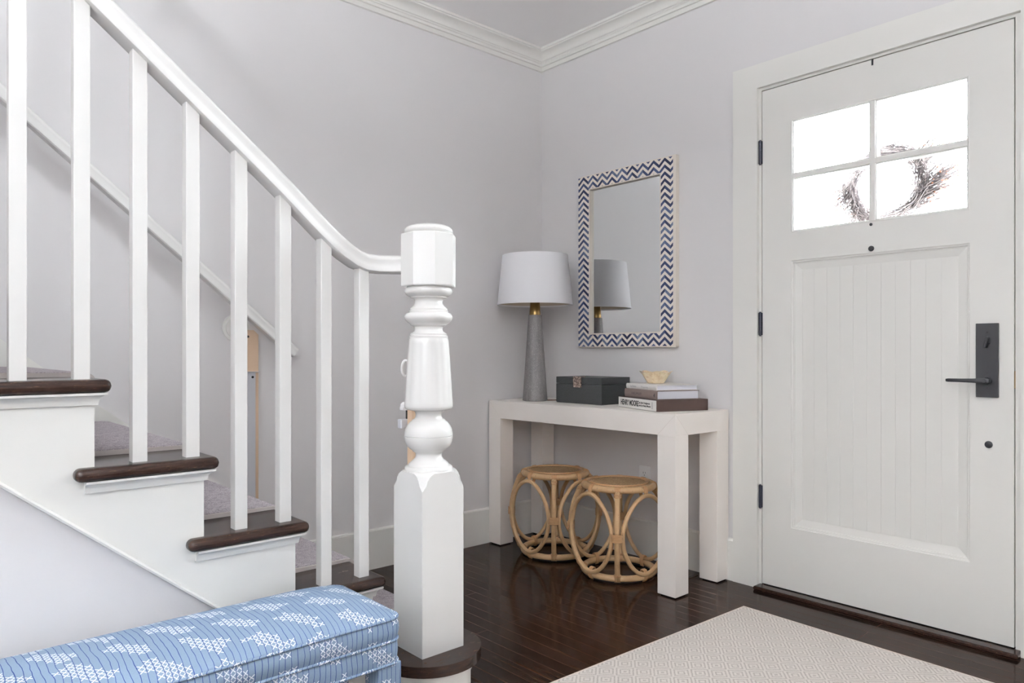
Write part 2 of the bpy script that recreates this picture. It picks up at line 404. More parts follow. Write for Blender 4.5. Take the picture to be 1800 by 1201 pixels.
bm = bm_new(); wall_holes(ROOM_Y, 0, FILL_WIN_R, lambda a, b, z0, z1: box(bm, ROOM_X, a, z0, ROOM_X+.15, b, z1)); struct('wall_right', bm, 'wall')
bm = bm_new(); wall_holes(0, ROOM_X, FILL_WIN_N, lambda a, b, z0, z1: box(bm, a, ROOM_Y-.15, z0, b, ROOM_Y, z1)); struct('wall_near', bm, 'wall')
n = 0  # frames and panes for the openings added behind the camera as fill
for y0, y1, z0, z1 in FILL_WIN_R:
    n += 1; bm = bm_new(); ym = (y0+y1)/2; zm = (z0+z1)/2; X = ROOM_X+.05
    for a in ((y0, z0, y0+.06, z1), (y1-.06, z0, y1, z1), (y0, z0, y1, z0+.06), (y0, z1-.06, y1, z1), (ym-.02, z0, ym+.02, z1), (y0, zm-.02, y1, zm+.02)):
        box(bm, X, a[0], a[1], X+.04, a[2], a[3])
    w = struct('window_%d' % n, bm, 'trim')
    bm = bm_new(); box(bm, X+.018, y0+.05, z0+.05, X+.022, y1-.05, z1-.05); obj('window_pane', bm, 'glass', w)
for x0, x1, z0, z1 in FILL_WIN_N:
    n += 1; bm = bm_new(); xm = (x0+x1)/2; zm = (z0+z1)/2; Y = ROOM_Y-.09
    for a in ((x0, z0, x0+.06, z1), (x1-.06, z0, x1, z1), (x0, z0, x1, z0+.06), (x0, z1-.06, x1, z1), (xm-.02, z0, xm+.02, z1), (x0, zm-.02, x1, zm+.02)):
        box(bm, a[0], Y, a[1], a[2], Y+.04, a[3])
    w = struct('window_%d' % n, bm, 'trim')
    bm = bm_new(); box(bm, x0+.05, Y+.018, z0+.05, x1-.05, Y+.022, z1-.05); obj('window_pane', bm, 'glass', w)

# crown moulding, mitred in the corner (offset from wall, height)
crown = [(0, 2.648), (.014, 2.648), (.014, 2.668), (.011, 2.6695), (.011, 2.671), (.020, 2.673), (.0215, 2.684), (.028, 2.688), (.0285, 2.692), (.034, 2.694)]
for i in range(9):
    a = i/8*PI/2; crown.append((.036+.040*(1-math.cos(a)), 2.695+.030*math.sin(a)))
crown += [(.079, 2.7265), (.081, 2.731), (.088, 2.733), (.088, CEIL), (0, CEIL)]
bm = bm_new(); loft(bm, [[(d, -d, z) for d, z in crown], [(d, ROOM_Y, z) for d, z in crown]]); struct('trim_1', bm, 'trim', smooth=True, sharp=25)
bm = bm_new(); loft(bm, [[(d, -d, z) for d, z in crown], [(ROOM_X, -d, z) for d, z in crown]]); struct('trim_2', bm, 'trim', smooth=True, sharp=25)
bb = [(0, 0), (.016, 0), (.016, .180), (.0145, .1815), (.0145, .184), (.010, .188), (0, .189)]
bm = bm_new(); loft(bm, [[(d, -d, z) for d, z in bb], [(d, -1.50, z) for d, z in bb]]); struct('baseboard_left', bm, 'trim')
bm = bm_new(); loft(bm, [[(d, -d, z) for d, z in bb], [(1.251, -d, z) for d, z in bb]]); struct('baseboard_far', bm, 'trim')
bm = bm_new(); loft(bm, [[(2.449, -d, z) for d, z in bb], [(ROOM_X, -d, z) for d, z in bb]]); struct('baseboard_far_right', bm, 'trim')
bm = bm_new(); loft(bm, [[(ROOM_X-d, 0, z) for d, z in bb], [(ROOM_X-d, ROOM_Y, z) for d, z in bb]]); struct('baseboard_right', bm, 'trim')

# door casing and jamb
bm = bm_new()
CI0, CI1, CIZ = 1.3685, 2.3335, 2.183; CO0, CO1, COZ = 1.251, 2.451, 2.2865
for pts in ([(CO0, 0), (CI0, 0), (CI0, CIZ), (CO0, COZ)], [(CI1, 0), (CO1, 0), (CO1, COZ), (CI1, CIZ)], [(CO0, COZ), (CI0, CIZ), (CI1, CIZ), (CO1, COZ)]):
    prism(bm, pts, -.019, .0, 'y')
struct('trim_3', bm, 'trim')
bm = bm_new()
box(bm, DX0, .0, 0, 1.3795, .14, DZ); box(bm, 2.3145, .0, 0, DX1, .14, DZ); box(bm, 1.3795, .0, 2.1725, 2.3145, .14, DZ)
box(bm, 1.3795, .048, .02, 1.392, .14, 2.1725); box(bm, 2.302, .048, .02, 2.3145, .14, 2.1725); box(bm, 1.392, .048, 2.160, 2.302, .14, 2.1725)
struct('trim_4', bm, 'trim')
bm = bm_new(); box(bm, 1.3685, -.055, 0, 2.3335, .16, .017, .006, 3); struct('trim_5', bm, 'tread')

# ------------------------------------------------------------------ front door
def door():
    X0, X1, Z0, Z1 = 1.3835, 2.3105, .021, 2.168; T = .045
    WX0, WX1, WZ0, WZ1 = 1.514, 2.178, 1.536, 2.014; PX0, PX1, PZ0, PZ1 = 1.514, 2.178, .284, 1.417
    bm = bm_new()
    for a in ((X0, Z0, WX0, Z1), (WX1, Z0, X1, Z1), (WX0, WZ1, WX1, Z1), (WX0, PZ1, WX1, WZ0), (WX0, Z0, WX1, PZ0)):
        box(bm, a[0], 0, a[1], a[2], T, a[3])
    rect_ring(bm, WX0, WX1, WZ0, WZ1, [(0, 0), (.002, -.001), (.0045, -.001), (.006, .003), (.0105, .004), (.0115, .016), (.0115, .034), (0, .045)])
    rect_ring(bm, PX0, PX1, PZ0, PZ1, [(0, 0), (.0015, .0035), (.004, .0045), (.0075, .0050), (.0100, .0095), (.0125, .010), (.0130, .012), (.041, .0175)])
    d = struct('door_1', bm, 'door')
    # beadboard field
    bm = bm_new(); fx0, fx1, fz0, fz1 = PX0+.041, PX1-.041, PZ0+.041, PZ1-.041
    nb = 11; w = (fx1-fx0)/nb; pts = [(fx0, .0175), (fx0+.001, .0185)]
    for i in range(nb):
        a = fx0+i*w; b = a+w
        if i: pts += [(a-.0018, .0160), (a-.0010, .0172), (a+.0004, .0160)]
        else: pts += [(a+.003, .0160)]
    pts += [(fx1-.003, .0160), (fx1, .0175)]
    pts += [(fx1, .03), (fx0, .03)]
    prism(bm, pts, fz0, fz1, 'z'); obj('beadboard_panel', bm, 'door', d)
    cx0, cx1, cz0, cz1 = 1.8325, 1.8595, 1.7605, 1.7875
    def muntin(horizontal):
        bm = bm_new()
        prof = [(-.0150, .018), (-.0142, .0045), (-.0105, .0035), (-.009, -.001), (.009, -.001), (.0105, .0035), (.0142, .0045), (.0150, .018), (.0150, .036), (-.0150, .036)]
        if horizontal: loft(bm, [[(WX0+.006, y+.0007, 1.774+a) for a, y in prof], [(WX1-.006, y+.0007, 1.774+a) for a, y in prof]])
        else: loft(bm, [[(1.846+a, y, WZ0+.006) for a, y in prof], [(1.846+a, y, WZ1-.006) for a, y in prof]])
        return bm
    obj('muntin', muntin(False), 'door', d); obj('muntin', muntin(True), 'door', d)
    for a in ((1.524, cx0, 1.546, cz0), (cx1, 2.168, 1.546, cz0), (1.524, cx0, cz1, 2.004), (cx1, 2.168, cz1, 2.004)):
        bm = bm_new(); box(bm, a[0]-.001, .022, a[2]-.001, a[1]+.001, .025, a[3]+.001); obj('window_pane', bm, 'glass', d)
    for z0, z1 in ((1.848, 1.955), (1.1, 1.205), (.347, .451)):
        bm = bm_new(); h = (z1-z0-.006)/5
        for k in range(5): lathe(bm, [(.0062, z0+.003+k*h), (.0068, z0+.0037+k*h), (.0068, z0+.0025+(k+1)*h), (.0062, z0+.003+(k+1)*h)], 1.3768, -.0065, 16)
        lathe(bm, [(.002, z0-.001), (.0045, z0), (.0045, z1), (.002, z1+.001)], 1.3768, -.0065, 12)
        box(bm, 1.3815, -.0015, z0+.004, 1.385, .001, z1-.004)
        hg = obj('hinge', bm, 'hinge', d, smooth=True)
    # lock set
    bm = bm_new(); box(bm, 2.199, -.0105, .872, 2.267, 0, 1.13, .0012); e = obj('escutcheon', bm, 'black', d)
    bm = bm_new(); lathe(bm, [(.013, 0), (.013, .012), (.0095, .016), (.0095, .045), (.006, .048)], 0, 0, 24)
    bmesh.ops.rotate(bm, verts=bm.verts, matrix=Matrix.Rotation(PI/2, 3, 'X')); bmesh.ops.translate(bm, verts=bm.verts, vec=(2.236, -.0105, .930))
    rg = [[(x, -.0515+dy, .9305+dz) for dy, dz in ((-h*.55, -h), (h*.55, -h), (h*.8, 0), (h*.55, h), (-h*.55, h), (-h*.8, 0))] for x, h in ((2.250, .006), (2.236, .0095), (2.20, .0072), (2.16, .0062), (2.125, .0060), (2.1175, .0045))]
    loft(bm, rg); obj('lever_handle', bm, 'black', d, smooth=True)
    bm = bm_new(); box(bm, -.0045, -.020, -.0185, .0045, 0, .0185, .002)
    lathe(bm, [(.009, -.003), (.009, .0)], 0, 0, 16); bmesh.ops.rotate(bm, verts=bm.verts, matrix=Matrix.Rotation(math.radians(12), 3, 'Y'))
    bmesh.ops.translate(bm, verts=bm.verts, vec=(2.234, -.0095, 1.063)); obj('thumbturn', bm, 'black', d)
    def disc(name, x, z, r, mat='black', t=.0025):
        bm = bm_new(); lathe(bm, [(r, 0), (r, t*.7), (r*.8, t)], 0, 0, 24); bmesh.ops.rotate(bm, verts=bm.verts, matrix=Matrix.Rotation(PI/2, 3, 'X'))
        bmesh.ops.translate(bm, verts=bm.verts, vec=(x, 0, z)); return obj(name, bm, mat, d, smooth=True)
    disc('bore_cover', 2.236, .707, .0125); disc('peephole', 1.842, 1.433, .0105, t=.006); disc('screw_cap', 1.8405, 1.527, .0058)
    for z in (.905, .955, 1.098): 
        bm = bm_new(); lathe(bm, [(.003, 0), (.003, .0006), (.0015, .0009)], 0, 0, 12); bmesh.ops.rotate(bm, verts=bm.verts, matrix=Matrix.Rotation(PI/2, 3, 'X'))
        bmesh.ops.translate(bm, verts=bm.verts, vec=(2.234, -.0105, z)); obj('screw', bm, 'dark', e)
    bm = bm_new(); box(bm, 2.3106, .004, .905, 2.3142, .03, .965); obj('latch_plate', bm, 'brass', d)
    bm = bm_new(); box(bm, 1.386, .006, .0175, 2.308, .04, .0215); obj('door_sweep', bm, 'dark', d)
    return d
door()

# wreath hanging outside the door
def wreath():
    C = Vector((1.858, .105, 1.694)); r = thing('wreath', 'round twig wreath with orange berries hanging outside behind the door panes', 'wreath', tuple(C))
    bm = bm_new(); rnd = random.Random(3)
    for i in range(620):                      # the woven ring
        a0 = rnd.uniform(0, 2*PI); L = rnd.uniform(.6, 1.3); R = rnd.gauss(.128, .017); R2 = R+rnd.uniform(-.012, .03); dy = rnd.gauss(0, .014)
        pts = []
        for k in range(6):
            a = a0+L*k/5; rr = R+(R2-R)*k/5+.004*math.sin(k*2+i); pts.append((rr*math.cos(a), dy+.006*math.sin(a*3+i), rr*math.sin(a)))
        tube(bm, pts, .0014, 3)
    obj('twig_ring', bm, 'twig', r)
    bm = bm_new(); tips = []
    def spray(az, spread, n, L0, L1, curl, base=.125):
        for i in range(n):
            a = az+rnd.gauss(0, .22); p = Vector((base*math.cos(a), rnd.gauss(0, .012), base*math.sin(a)))
            d = az+curl+rnd.gauss(0, spread); L = rnd.uniform(L0, L1); bend = rnd.uniform(-.35, .35); pts = []
            for k in range(5):
                pts.append(tuple(p)); p = p+Vector((math.cos(d), rnd.gauss(0, .05), math.sin(d)))*L/4; d += bend/4
            tube(bm, pts, .001, 3, rfun=lambda s: .0019*(1-.6*s)); tips.append(pts[-1]); 
            if i % 2: tips.append(tuple(Vector(pts[3])+Vector((.004, 0, .004))))
    spray(math.radians(-25), .22, 120, .12, .26, math.radians(55)); spray(math.radians(30), .28, 90, .08, .2, math.radians(15))
    spray(math.radians(-50), .2, 70, .1, .22, math.radians(70)); spray(math.radians(85), .3, 30, .05, .12, math.radians(-30))
    spray(math.radians(175), .3, 120, .07, .16, math.radians(35)); spray(math.radians(215), .35, 110, .06, .15, math.radians(25)); spray(math.radians(250), .3, 30, .05, .1, math.radians(-10))
    o = obj('dry_sprays', bm, 'twig', r)
    bm = bm_new()
    for p in tips[::2]:
        m = bmesh.ops.create_icosphere(bm, subdivisions=1, radius=rnd.uniform(.0022, .004)); bmesh.ops.translate(bm, verts=m['verts'], vec=p)
    b = obj('berries', bm, 'berry', r, smooth=True); b['kind'] = 'stuff'
wreath()
hg = thing('wreath_hanger', 'thin dark strap hooked over the top edge of the front door', 'hook', (1.846, 0, 2.168))
bm = bm_new(); box(bm, -.0035, -.0018, -.010, .0035, .0495, .0012); box(bm, -.003, .0475, -.33, .003, .0495, .0012); box(bm, -.0035, -.0024, -.022, .0035, -.0004, .001)
obj('strap', bm, 'black', hg)
bm = bm_new(); tube(bm, [(0, .0485, -.325), (0, .070, -.338), (0, .095, -.338), (0, .10, -.325)], .002, 8); obj('hook_end', bm, 'black', hg)

# ------------------------------------------------------------------ staircase
RISE, RUN = .194, .235; NX, SX = 1.225, 1.195
yn = lambda k: -2.51+RUN*(5-k)
TOPK = 10
NWX, NWY = 1.307, -1.72
st = thing('staircase', 'white staircase with dark stained treads climbing beside the railing', 'staircase', (.6, -1.6, 0))
OFF = (.6, -1.6, 0)
def side_edges(bm, test, off, seg):
    es = [e for e in bm.edges if test(e)]
    bmesh.ops.bevel(bm, geom=es, offset=off, segments=seg, affect='EDGES', profile=.5)
for k in range(1, TOPK):
    z1 = RISE*k; z0 = z1-.030; y = yn(k); bm = bm_new()
    if k == 1:
        pts = [(.001, y), (NWX, y)]
        for i in range(1, 33):
            a = PI/2-i/32*math.radians(232); pts.append((NWX+.15*math.cos(a), NWY+.15*math.sin(a)))
        pts += [(SX-.005, -1.84), (.001, -1.84)]
        prism(bm, pts, z0, z1, 'z')
        def t1(e):
            a, b = e.verts; m = (a.co+b.co)/2
            if abs(a.co.z-b.co.z) > 1e-4: return False
            dx, dy = m.x-NWX, m.y-NWY; rad = math.hypot(dx, dy)
            return (abs(a.co.y-y) < 1e-4 and abs(b.co.y-y) < 1e-4) or (abs(rad-.15) < .002)
        side_edges(bm, t1, .0142, 5)
    else:
        pts = [(.001, y), (NX, y), (NX, y-.307), (SX+.0002, y-.307), (SX+.0002, y-.2655), (.001, y-.2655)]
        prism(bm, pts, z0, z1, 'z')
        side_edges(bm, lambda e: ((abs(e.verts[0].co.y-y) < 1e-4 and abs(e.verts[1].co.y-y) < 1e-4) or (abs(e.verts[0].co.x-NX) < 1e-4 and abs(e.verts[1].co.x-NX) < 1e-4)
                   or (abs(e.verts[0].co.y-y+.307) < 1e-4 and abs(e.verts[1].co.y-y+.307) < 1e-4)) and not (abs(e.verts[0].co.z-e.verts[1].co.z) > 1e-4 and e.verts[0].co.x < NX-.001), .0142, 5)
    tr = obj('tread', bm, 'tread', st, smooth=True, sharp=50, off=OFF)
    # scotia under the nosing
    bm = bm_new(); sc = [(0, 0)]+[(.022-.016*math.sin(a), -.004-.018*(1-math.cos(a))) for a in [i/6*PI/2 for i in range(7)]]+[(.006, -.026), (0, -.026)]
    sc = [(0, 0), (.022, 0), (.022, -.005)]+[(.022-.015*math.sin(i/6*PI/2), -.005-.017*(1-math.cos(i/6*PI/2))) for i in range(1, 7)]+[(.006, -.027), (0, -.027)]
    if k > 1:
        loft(bm, [[(.001, y-.03+d, z0+h) for d, h in sc], [(SX+d, y-.03+d, z0+h) for d, h in sc], [(SX+d, y-.285-(0 if d > .001 else 0), z0+h) for d, h in sc]])
        obj('scotia', bm, 'trim', tr, smooth=True, sharp=30, off=OFF)
    bm = bm_new()
    if k == 1:
        pts = [(.001, y-.03), (NWX, y-.03)]+[(NWX+.12*math.cos(PI/2-i/32*math.radians(240)), NWY+.12*math.sin(PI/2-i/32*math.radians(240))) for i in range(1, 33)]+[(.001, -1.80)]
        prism(bm, pts, 0, z0, 'z'); obj('riser', bm, 'trim', st, smooth=True, sharp=40, off=OFF)
        bm = bm_new(); rr = []
        for i in range(41):
            a = PI/2-i/40*math.radians(225); rr.append([(NWX+(.12+d)*math.cos(a), NWY+(.12+d)*math.sin(a), z0+h) for d, h in sc])
        loft(bm, [[(.001, y-.03+d, z0+h) for d, h in sc]]+rr); obj('scotia', bm, 'trim', tr, smooth=True, sharp=30, off=OFF)
    else:
        box(bm, .001, y-.05, z1-RISE, SX-.029, y-.03, z0); obj('riser', bm, 'trim', st, off=OFF)
# stringer with sawtooth top
line = lambda y: .763-.815*(y+2.711)
yl = yn(TOPK-1)-.265
bm = bm_new(); fr, bk = {}, {}
def sv(d, x, y, z):
    q = (round(y, 4), round(z, 4))
    if q not in d: d[q] = bm.verts.new((x, y, z))
    return d[q]
for k in range(2, TOPK):          # one column of the sawtooth per step
    ya, yb2 = yn(k)-.03, yn(k)-.265; zt_ = RISE*k-.03; zn = RISE*(k-1)-.03 if k > 2 else line(ya)
    for d, x in ((fr, SX), (bk, SX-.03)):
        q = [sv(d, x, ya, line(ya))]+([sv(d, x, ya, zn)] if k > 2 else [])+[sv(d, x, ya, zt_), sv(d, x, yb2, zt_), sv(d, x, yb2, line(yb2))]
        bm.faces.new(q)
    for p, q in (((ya, zn), (ya, zt_)), ((ya, zt_), (yb2, zt_)), ((yb2, line(yb2)), (ya, line(ya)))):
        bm.faces.new((sv(fr, SX, *p), sv(fr, SX, *q), sv(bk, SX-.03, *q), sv(bk, SX-.03, *p)))
obj('stringer', bm, 'trim', st, off=OFF)
bm = bm_new(); prof = [(0, -.003), (.003, -.006), (.008, -.004), (.0095, .001), (.007, .005), (.003, .007), (0, .006)]
loft(bm, [[(SX-.014+(d+.014 if d > 0 else 0), y, line(y)+h-.006) for d, h in prof] for y in (-1.79, yl)]); obj('skirt_bead', bm, 'trim', st, smooth=True, off=OFF)
bm = bm_new(); prism(bm, [(-1.775, 0), (yl, 0), (yl, line(yl)+.02), (-1.835, line(-1.835)+.0), (-1.775, line(-1.775))], SX-.03-.06, SX-.012, 'x')
bmesh.ops.triangulate(bm, faces=[f for f in bm.faces if len(f.verts) > 4]); struct('wall_spandrel', bm, 'wall')
bm = bm_new(); box(bm, SX-.1, ROOM_Y, 0, SX-.012, yl, CEIL); struct('wall_stair', bm, 'wall')
bm = bm_new(); box(bm, .001, ROOM_Y+.05, RISE*TOPK-.2, SX-.1, yl, RISE*TOPK-.03); obj('landing', bm, 'tread', st, off=OFF)
# skirtboard on the wall
bm = bm_new(); sk = lambda y: .848-.81*(y+2.297)
ye = -2.297-(.187-.848)/-.81*-1; ye = -2.297+(.848-.189)/.81
prism(bm, [(ye, .001), (ye, .189), (yl, sk(yl)), (yl, .001)], .0005, .015, 'x'); bmesh.ops.triangulate(bm, faces=[f for f in bm.faces if len(f.verts) > 4]); obj('wall_skirtboard', bm, 'trim', st, off=OFF)

# stair runner
def runner():
    x0, x1, T = .14, 1.022, .011
    r = thing('stair_runner', 'greige loop pile carpet runner laid down the middle of the stairs', 'carpet', (.58, -1.57, 0))
    P = []
    for k in range(TOPK-1, 0, -1):
        y = yn(k); z = RISE*k
        P.append((yn(k+1)-.03+.001, z, 0)); P.append((y-.016, z, 1))
        for a in (25, 50, 75, 100, 125, 150, 175): P.append((y-.0145+.0155*math.sin(math.radians(a)), z-.0145+.0155*math.cos(math.radians(a))-.0005, 2))
        P.append((y-.029, z-.034, 3)); P.append((y-.0295, z-RISE+ (.0 if k > 1 else 0), 4))
    pl = [(a, b) for a, b, c in P]
    n = len(pl); outer = []
    for i in range(n):
        a = pl[max(0, i-1)]; b = pl[min(n-1, i+1)]; tx, tz = b[0]-a[0], b[1]-a[1]; L = math.hypot(tx, tz) or 1
        nx, nz = -tz/L, tx/L
        if nx*1+nz*1 < 0: nx, nz = -nx, -nz
        s = 1.35 if P[i][2] in (0, 4) else 1
        outer.append((pl[i][0]+nx*T*s, pl[i][1]+nz*T*s))
    def strip(a, b, inner, outer):
        bm = bm_new()
        for i in range(n-1):
            q = [inner[i], inner[i+1], outer[i+1], outer[i]]
            A = [bm.verts.new((a, *p)) for p in q]; B = [bm.verts.new((b, *p)) for p in q]
            bm.faces.new((A[3], A[2], B[2], B[3])); bm.faces.new(A); bm.faces.new(B[::-1]); bm.faces.new((A[0], B[0], B[1], A[1]))
        bmesh.ops.remove_doubles(bm, verts=bm.verts, dist=.0001); return bm
    inner = [(a+.0005, b+.0005) for a, b in pl]
    obj('pile', strip(x0+.008, x1-.008, inner, outer), 'carpet', r, smooth=True, sharp=60, off=(.58, -1.57, 0))
    out2 = [(a+(b_-a)*.88, c+(d-c)*.88) for (a, c), (b_, d) in zip(inner, outer)]
    for a, b in ((x0, x0+.009), (x1-.009, x1)): obj('binding', strip(a, b, inner, out2), 'binding', r, off=(.58, -1.57, 0))
runner()

# ------------------------------------------------------------------ balustrade
bl = thing('balustrade', 'white painted stair railing with square balusters and turned newel post', 'railing', (NWX, NWY, RISE)); BO = (NWX, NWY, RISE)
BX = 1.169
path = [(-3.35, 2.4465), (-2.9, 2.0837), (-2.546, 1.797), (-2.35, 1.639), (-2.179, 1.501), (-2.102, 1.4375), (-2.05, 1.392), (-1.998, 1.347), (-1.96, 1.317), (-1.925, 1.293), (-1.887, 1.272), (-1.85, 1.2615), (-1.81, 1.259), (-1.77, 1.259), (-1.735, 1.259)]
def railz(y):
    for (a, b), (c, d) in zip(path, path[1:]):
        if a <= y <= c: return b+(d-b)*(y-a)/(c-a)
def rail_x(y): 
    if y < -1.85: return BX
    s = (y+1.85)/.115; return BX+.062*s*s
hw = [(-.022, 0), (-.0285, .003), (-.0295, .010), (-.0255, .017), (-.0235, .026), (-.0265, .035), (-.0265, .041), (-.021, .0475), (-.010, .0515), (0, .0525)]
hprof = hw+[(-a, b) for a, b in hw[-2::-1]]
def sweep_rail(bm, fpts, prof):
    rings = []
    for i, p in enumerate(fpts):
        a = Vector(fpts[max(0, i-1)]); b = Vector(fpts[min(len(fpts)-1, i+1)]); t = (b-a).normalized()
        s = Vector((0, 0, 1)).cross(t).normalized(); u = t.cross(s).normalized()
        rings.append([tuple(Vector(p)+s*d+u*h) for d, h in prof])
    loft(bm, rings)
dense = []
for (a, b), (c, d) in zip(path, path[1:]):
    dense.append((rail_x(a), a, b))
dense.append((rail_x(path[-1][0])+.0, path[-1][0], path[-1][1]))
bm = bm_new(); sweep_rail(bm, dense, hprof); obj('handrail', bm, 'rail', bl, smooth=True, sharp=40, off=BO)
for j in range(12):
    yc = -1.857-.1175*j; k = 2+j//2 if j else 2
    k = 2+j//2; z0 = RISE*k; w = .0158; bm = bm_new(); x0, x1, y0, y1 = BX-w, BX+w, yc-w, yc+w
    vs = [bm.verts.new(p) for p in ((x0, y0, z0), (x1, y0, z0), (x1, y1, z0), (x0, y1, z0), (x0, y0, railz(y0)+.006), (x1, y0, railz(y0)+.006), (x1, y1, railz(y1)+.006), (x0, y1, railz(y1)+.006))]
    for f in ((0, 3, 2, 1), (4, 5, 6, 7), (0, 1, 5, 4), (1, 2, 6, 5), (2, 3, 7, 6), (3, 0, 4, 7)): bm.faces.new([vs[i] for i in f])
    bmesh.ops.bevel(bm, geom=[e for e in bm.edges if abs(e.verts[0].co.z-e.verts[1].co.z) > .3], offset=.0012, segments=1, affect='EDGES')
    obj('baluster', bm, 'rail', bl, off=BO)
# newel
K = .001624
zy = lambda y: 1.03-(y-619)*K
def newel():
    bm = bm_new(); h = .071; z1 = RISE
    def sq(c, hh): return [(hh-c, -hh), (hh, -hh+c), (hh, hh-c), (hh-c, hh), (-hh+c, hh), (-hh, hh-c), (-hh, -hh+c), (-hh+c, -hh)]
    rings = []
    for z, c in ((z1, .0008), (.648, .0008), (.655, .007), (.662, .013), (.670, .0165), (.676, .018), (.679, .0215), (.684, .024), (.690, .032), (.694, .040)):
        rings.append([(NWX+a, NWY+b, z) for a, b in sq(c, h)])
    rings.append([(NWX+a, NWY+b, .699) for a, b in sq(.036, .062)])
    loft(bm, rings); base = obj('newel_base', bm, 'rail', nw, smooth=True, sharp=25, off=BO)
    px = lambda p, y: (p*K, zy(y))
    prof = [px(37, 838), px(38, 832), px(41.5, 829), px(42.6, 825), px(41.5, 820), px(39, 818), px(36, 817.5), px(34.5, 814), px(31, 811), px(26, 807), px(23.2, 803), px(22.5, 799), px(23.5, 795), px(27.5, 793),
            px(28, 791.5), px(33, 788), px(38, 783), px(41, 776), px(42.3, 769), px(42.4, 767), px(41.2, 766), px(42.4, 765), px(42.3, 762), px(40.8, 754), px(37, 747), px(33, 742), px(29, 739), px(28.5, 737.5), px(25, 736), px(22.8, 732), px(22.6, 728), px(24, 723.5), px(28, 721), px(33, 720.5), px(38, 719.5)]
    vase = [px(41.6, 717), px(42.5, 713), px(42.5, 707), px(41.8, 700), px(40, 670), px(37.5, 630), px(35.4, 604), px(34.8, 598), px(33.5, 595)]
    top = [px(33.8, 594), px(34, 591.5), px(31.5, 589.5), px(32, 587), px(29.5, 585.5), px(25.5, 583), px(24.3, 579), px(25, 575), px(28.5, 573), px(31.5, 572), px(31.8, 570.5), px(36.5, 567), px(40.5, 563), px(41.9, 559), px(41.4, 555), px(38.5, 551.5), px(34.2, 550), px(34.6, 547.5), px(32.5, 546), px(33, 543.5), px(30.5, 541), px(27.5, 538.5),
           px(25, 534.5), px(24.3, 530), px(25.5, 526.5), px(28.5, 525), px(31.8, 524.2), px(32, 522.5), px(36, 521), px(40, 517.5), px(41.8, 513.5), px(41, 509), px(38, 506), px(37.5, 504)]
    zv0, zv1 = zy(713), zy(600)
    def mod(r, z, a):
        if zv0 < z < zv1: return r*(1-.028*abs(math.cos(a*6))**3)
        return r
    bm = bm_new(); lathe(bm, prof+vase+top, NWX, NWY, 96, mod); obj('newel_turning', bm, 'rail', nw, smooth=True, sharp=50, off=BO)
    bm = bm_new(); R = .0795; zb, zt = zy(505), zy(413)
    def octo(rr, z): return [(NWX+rr*math.cos(PI/8+i*PI/4), NWY+rr*math.sin(PI/8+i*PI/4), z) for i in range(8)]
    loft(bm, [octo(R*.975, zb), octo(R, zb+.003), octo(R, zt-.003), octo(R*.975, zt)]); obj('newel_block', bm, 'rail', nw, off=BO)
    bm = bm_new(); zt -= .001
    lathe(bm, [(.062, zt-.002), (.0625, zt+.002), (.066, zt+.004), (.0685, zt+.009), (.0685, zt+.013), (.066, zt+.018), (.060, zt+.022), (.048, zt+.0265), (.03, zt+.0295), (.012, zt+.031), (.001, zt+.0312)], NWX, NWY, 64); obj('newel_cap', bm, 'rail', nw, smooth=True, sharp=50, off=BO)
bm = bm_new(); lathe(bm, [(.02, .70), (.02, 1.2)], NWX, NWY, 12); nw = obj('newel_post', bm, 'rail', bl, smooth=True, off=BO)
newel()

# wall handrail
wh = thing('wall_handrail', 'white wall mounted handrail sloping down the side wall behind the balusters', 'handrail', (0, -1.52, 1.03)); WO = (0, -1.52, 1.03)
bm = bm_new(); zr = lambda y: 1.008-.84*(y+1.558)
w = [(-.018, 0), (-.022, .004), (-.022, .012), (-.018, .020), (-.020, .030), (-.019, .036), (-.012, .044), (0, .047)]; wp = w+[(-a, b) for a, b in w[-2::-1]]
sweep_rail(bm, [(.068, -3.5, zr(-3.5)), (.068, -2.4, zr(-2.4)), (.068, -1.572, zr(-1.572)), (.068, -1.560, zr(-1.560))], wp)
obj('rail', bm, 'rail', wh, smooth=True, sharp=40, off=WO)
for y in (-1.772, -2.95):
    z = zr(y)-.058
    bm = bm_new(); lathe(bm, [(.056, 0), (.058, .004), (.056, .009), (.046, .012), (.044, .0155), (.02, .018), (.0, .0185)], 0, 0, 40)
    bmesh.ops.rotate(bm, verts=bm.verts, matrix=Matrix.Rotation(PI/2, 3, 'Y')); bmesh.ops.translate(bm, verts=bm.verts, vec=(0, y, z)); ro = obj('rosette', bm, 'trim', wh, smooth=True, off=WO)
    bm = bm_new(); tube(bm, [(.016, y, z), (.045, y, z), (.063, y, z+.015), (.068, y, z+.04), (.068, y, zr(y)+.003)], .007, 10); obj('bracket', bm, 'black', ro, smooth=True, off=WO)

# baby gate hardware
g = thing('gate_wall_post', 'pale wooden safety gate strip with grey channel fixed to the stair wall', 'gate post', (0, -1.72, .25)); GO = (0, -1.72, .25)
bm = bm_new(); prism(bm, [(-1.752, .25), (-1.683, .25), (-1.683, 1.103), (-1.703, 1.122), (-1.752, 1.122)], .0005, .018, 'x'); obj('wood_strip', bm, 'gate_wood', g, off=GO)
bm = bm_new(); box(bm, .018, -1.748, .25, .028, -1.699, .944, .001); obj('metal_channel', bm, 'grey_metal', g, off=GO)
bm = bm_new(); box(bm, .0185, -1.752, .945, .034, -1.682, .948); obj('channel_cap', bm, 'grey_metal', g, off=GO)
for y, z in ((-1.728, 1.094), (-1.712, .925)):
    bm = bm_new(); lathe(bm, [(.005, 0), (.005, .002), (.002, .003)], 0, 0, 14); bmesh.ops.rotate(bm, verts=bm.verts, matrix=Matrix.Rotation(PI/2, 3, 'Y')); bmesh.ops.translate(bm, verts=bm.verts, vec=(.018 if z > 1 else .028, y, z)); obj('screw', bm, 'dark', g, off=GO)
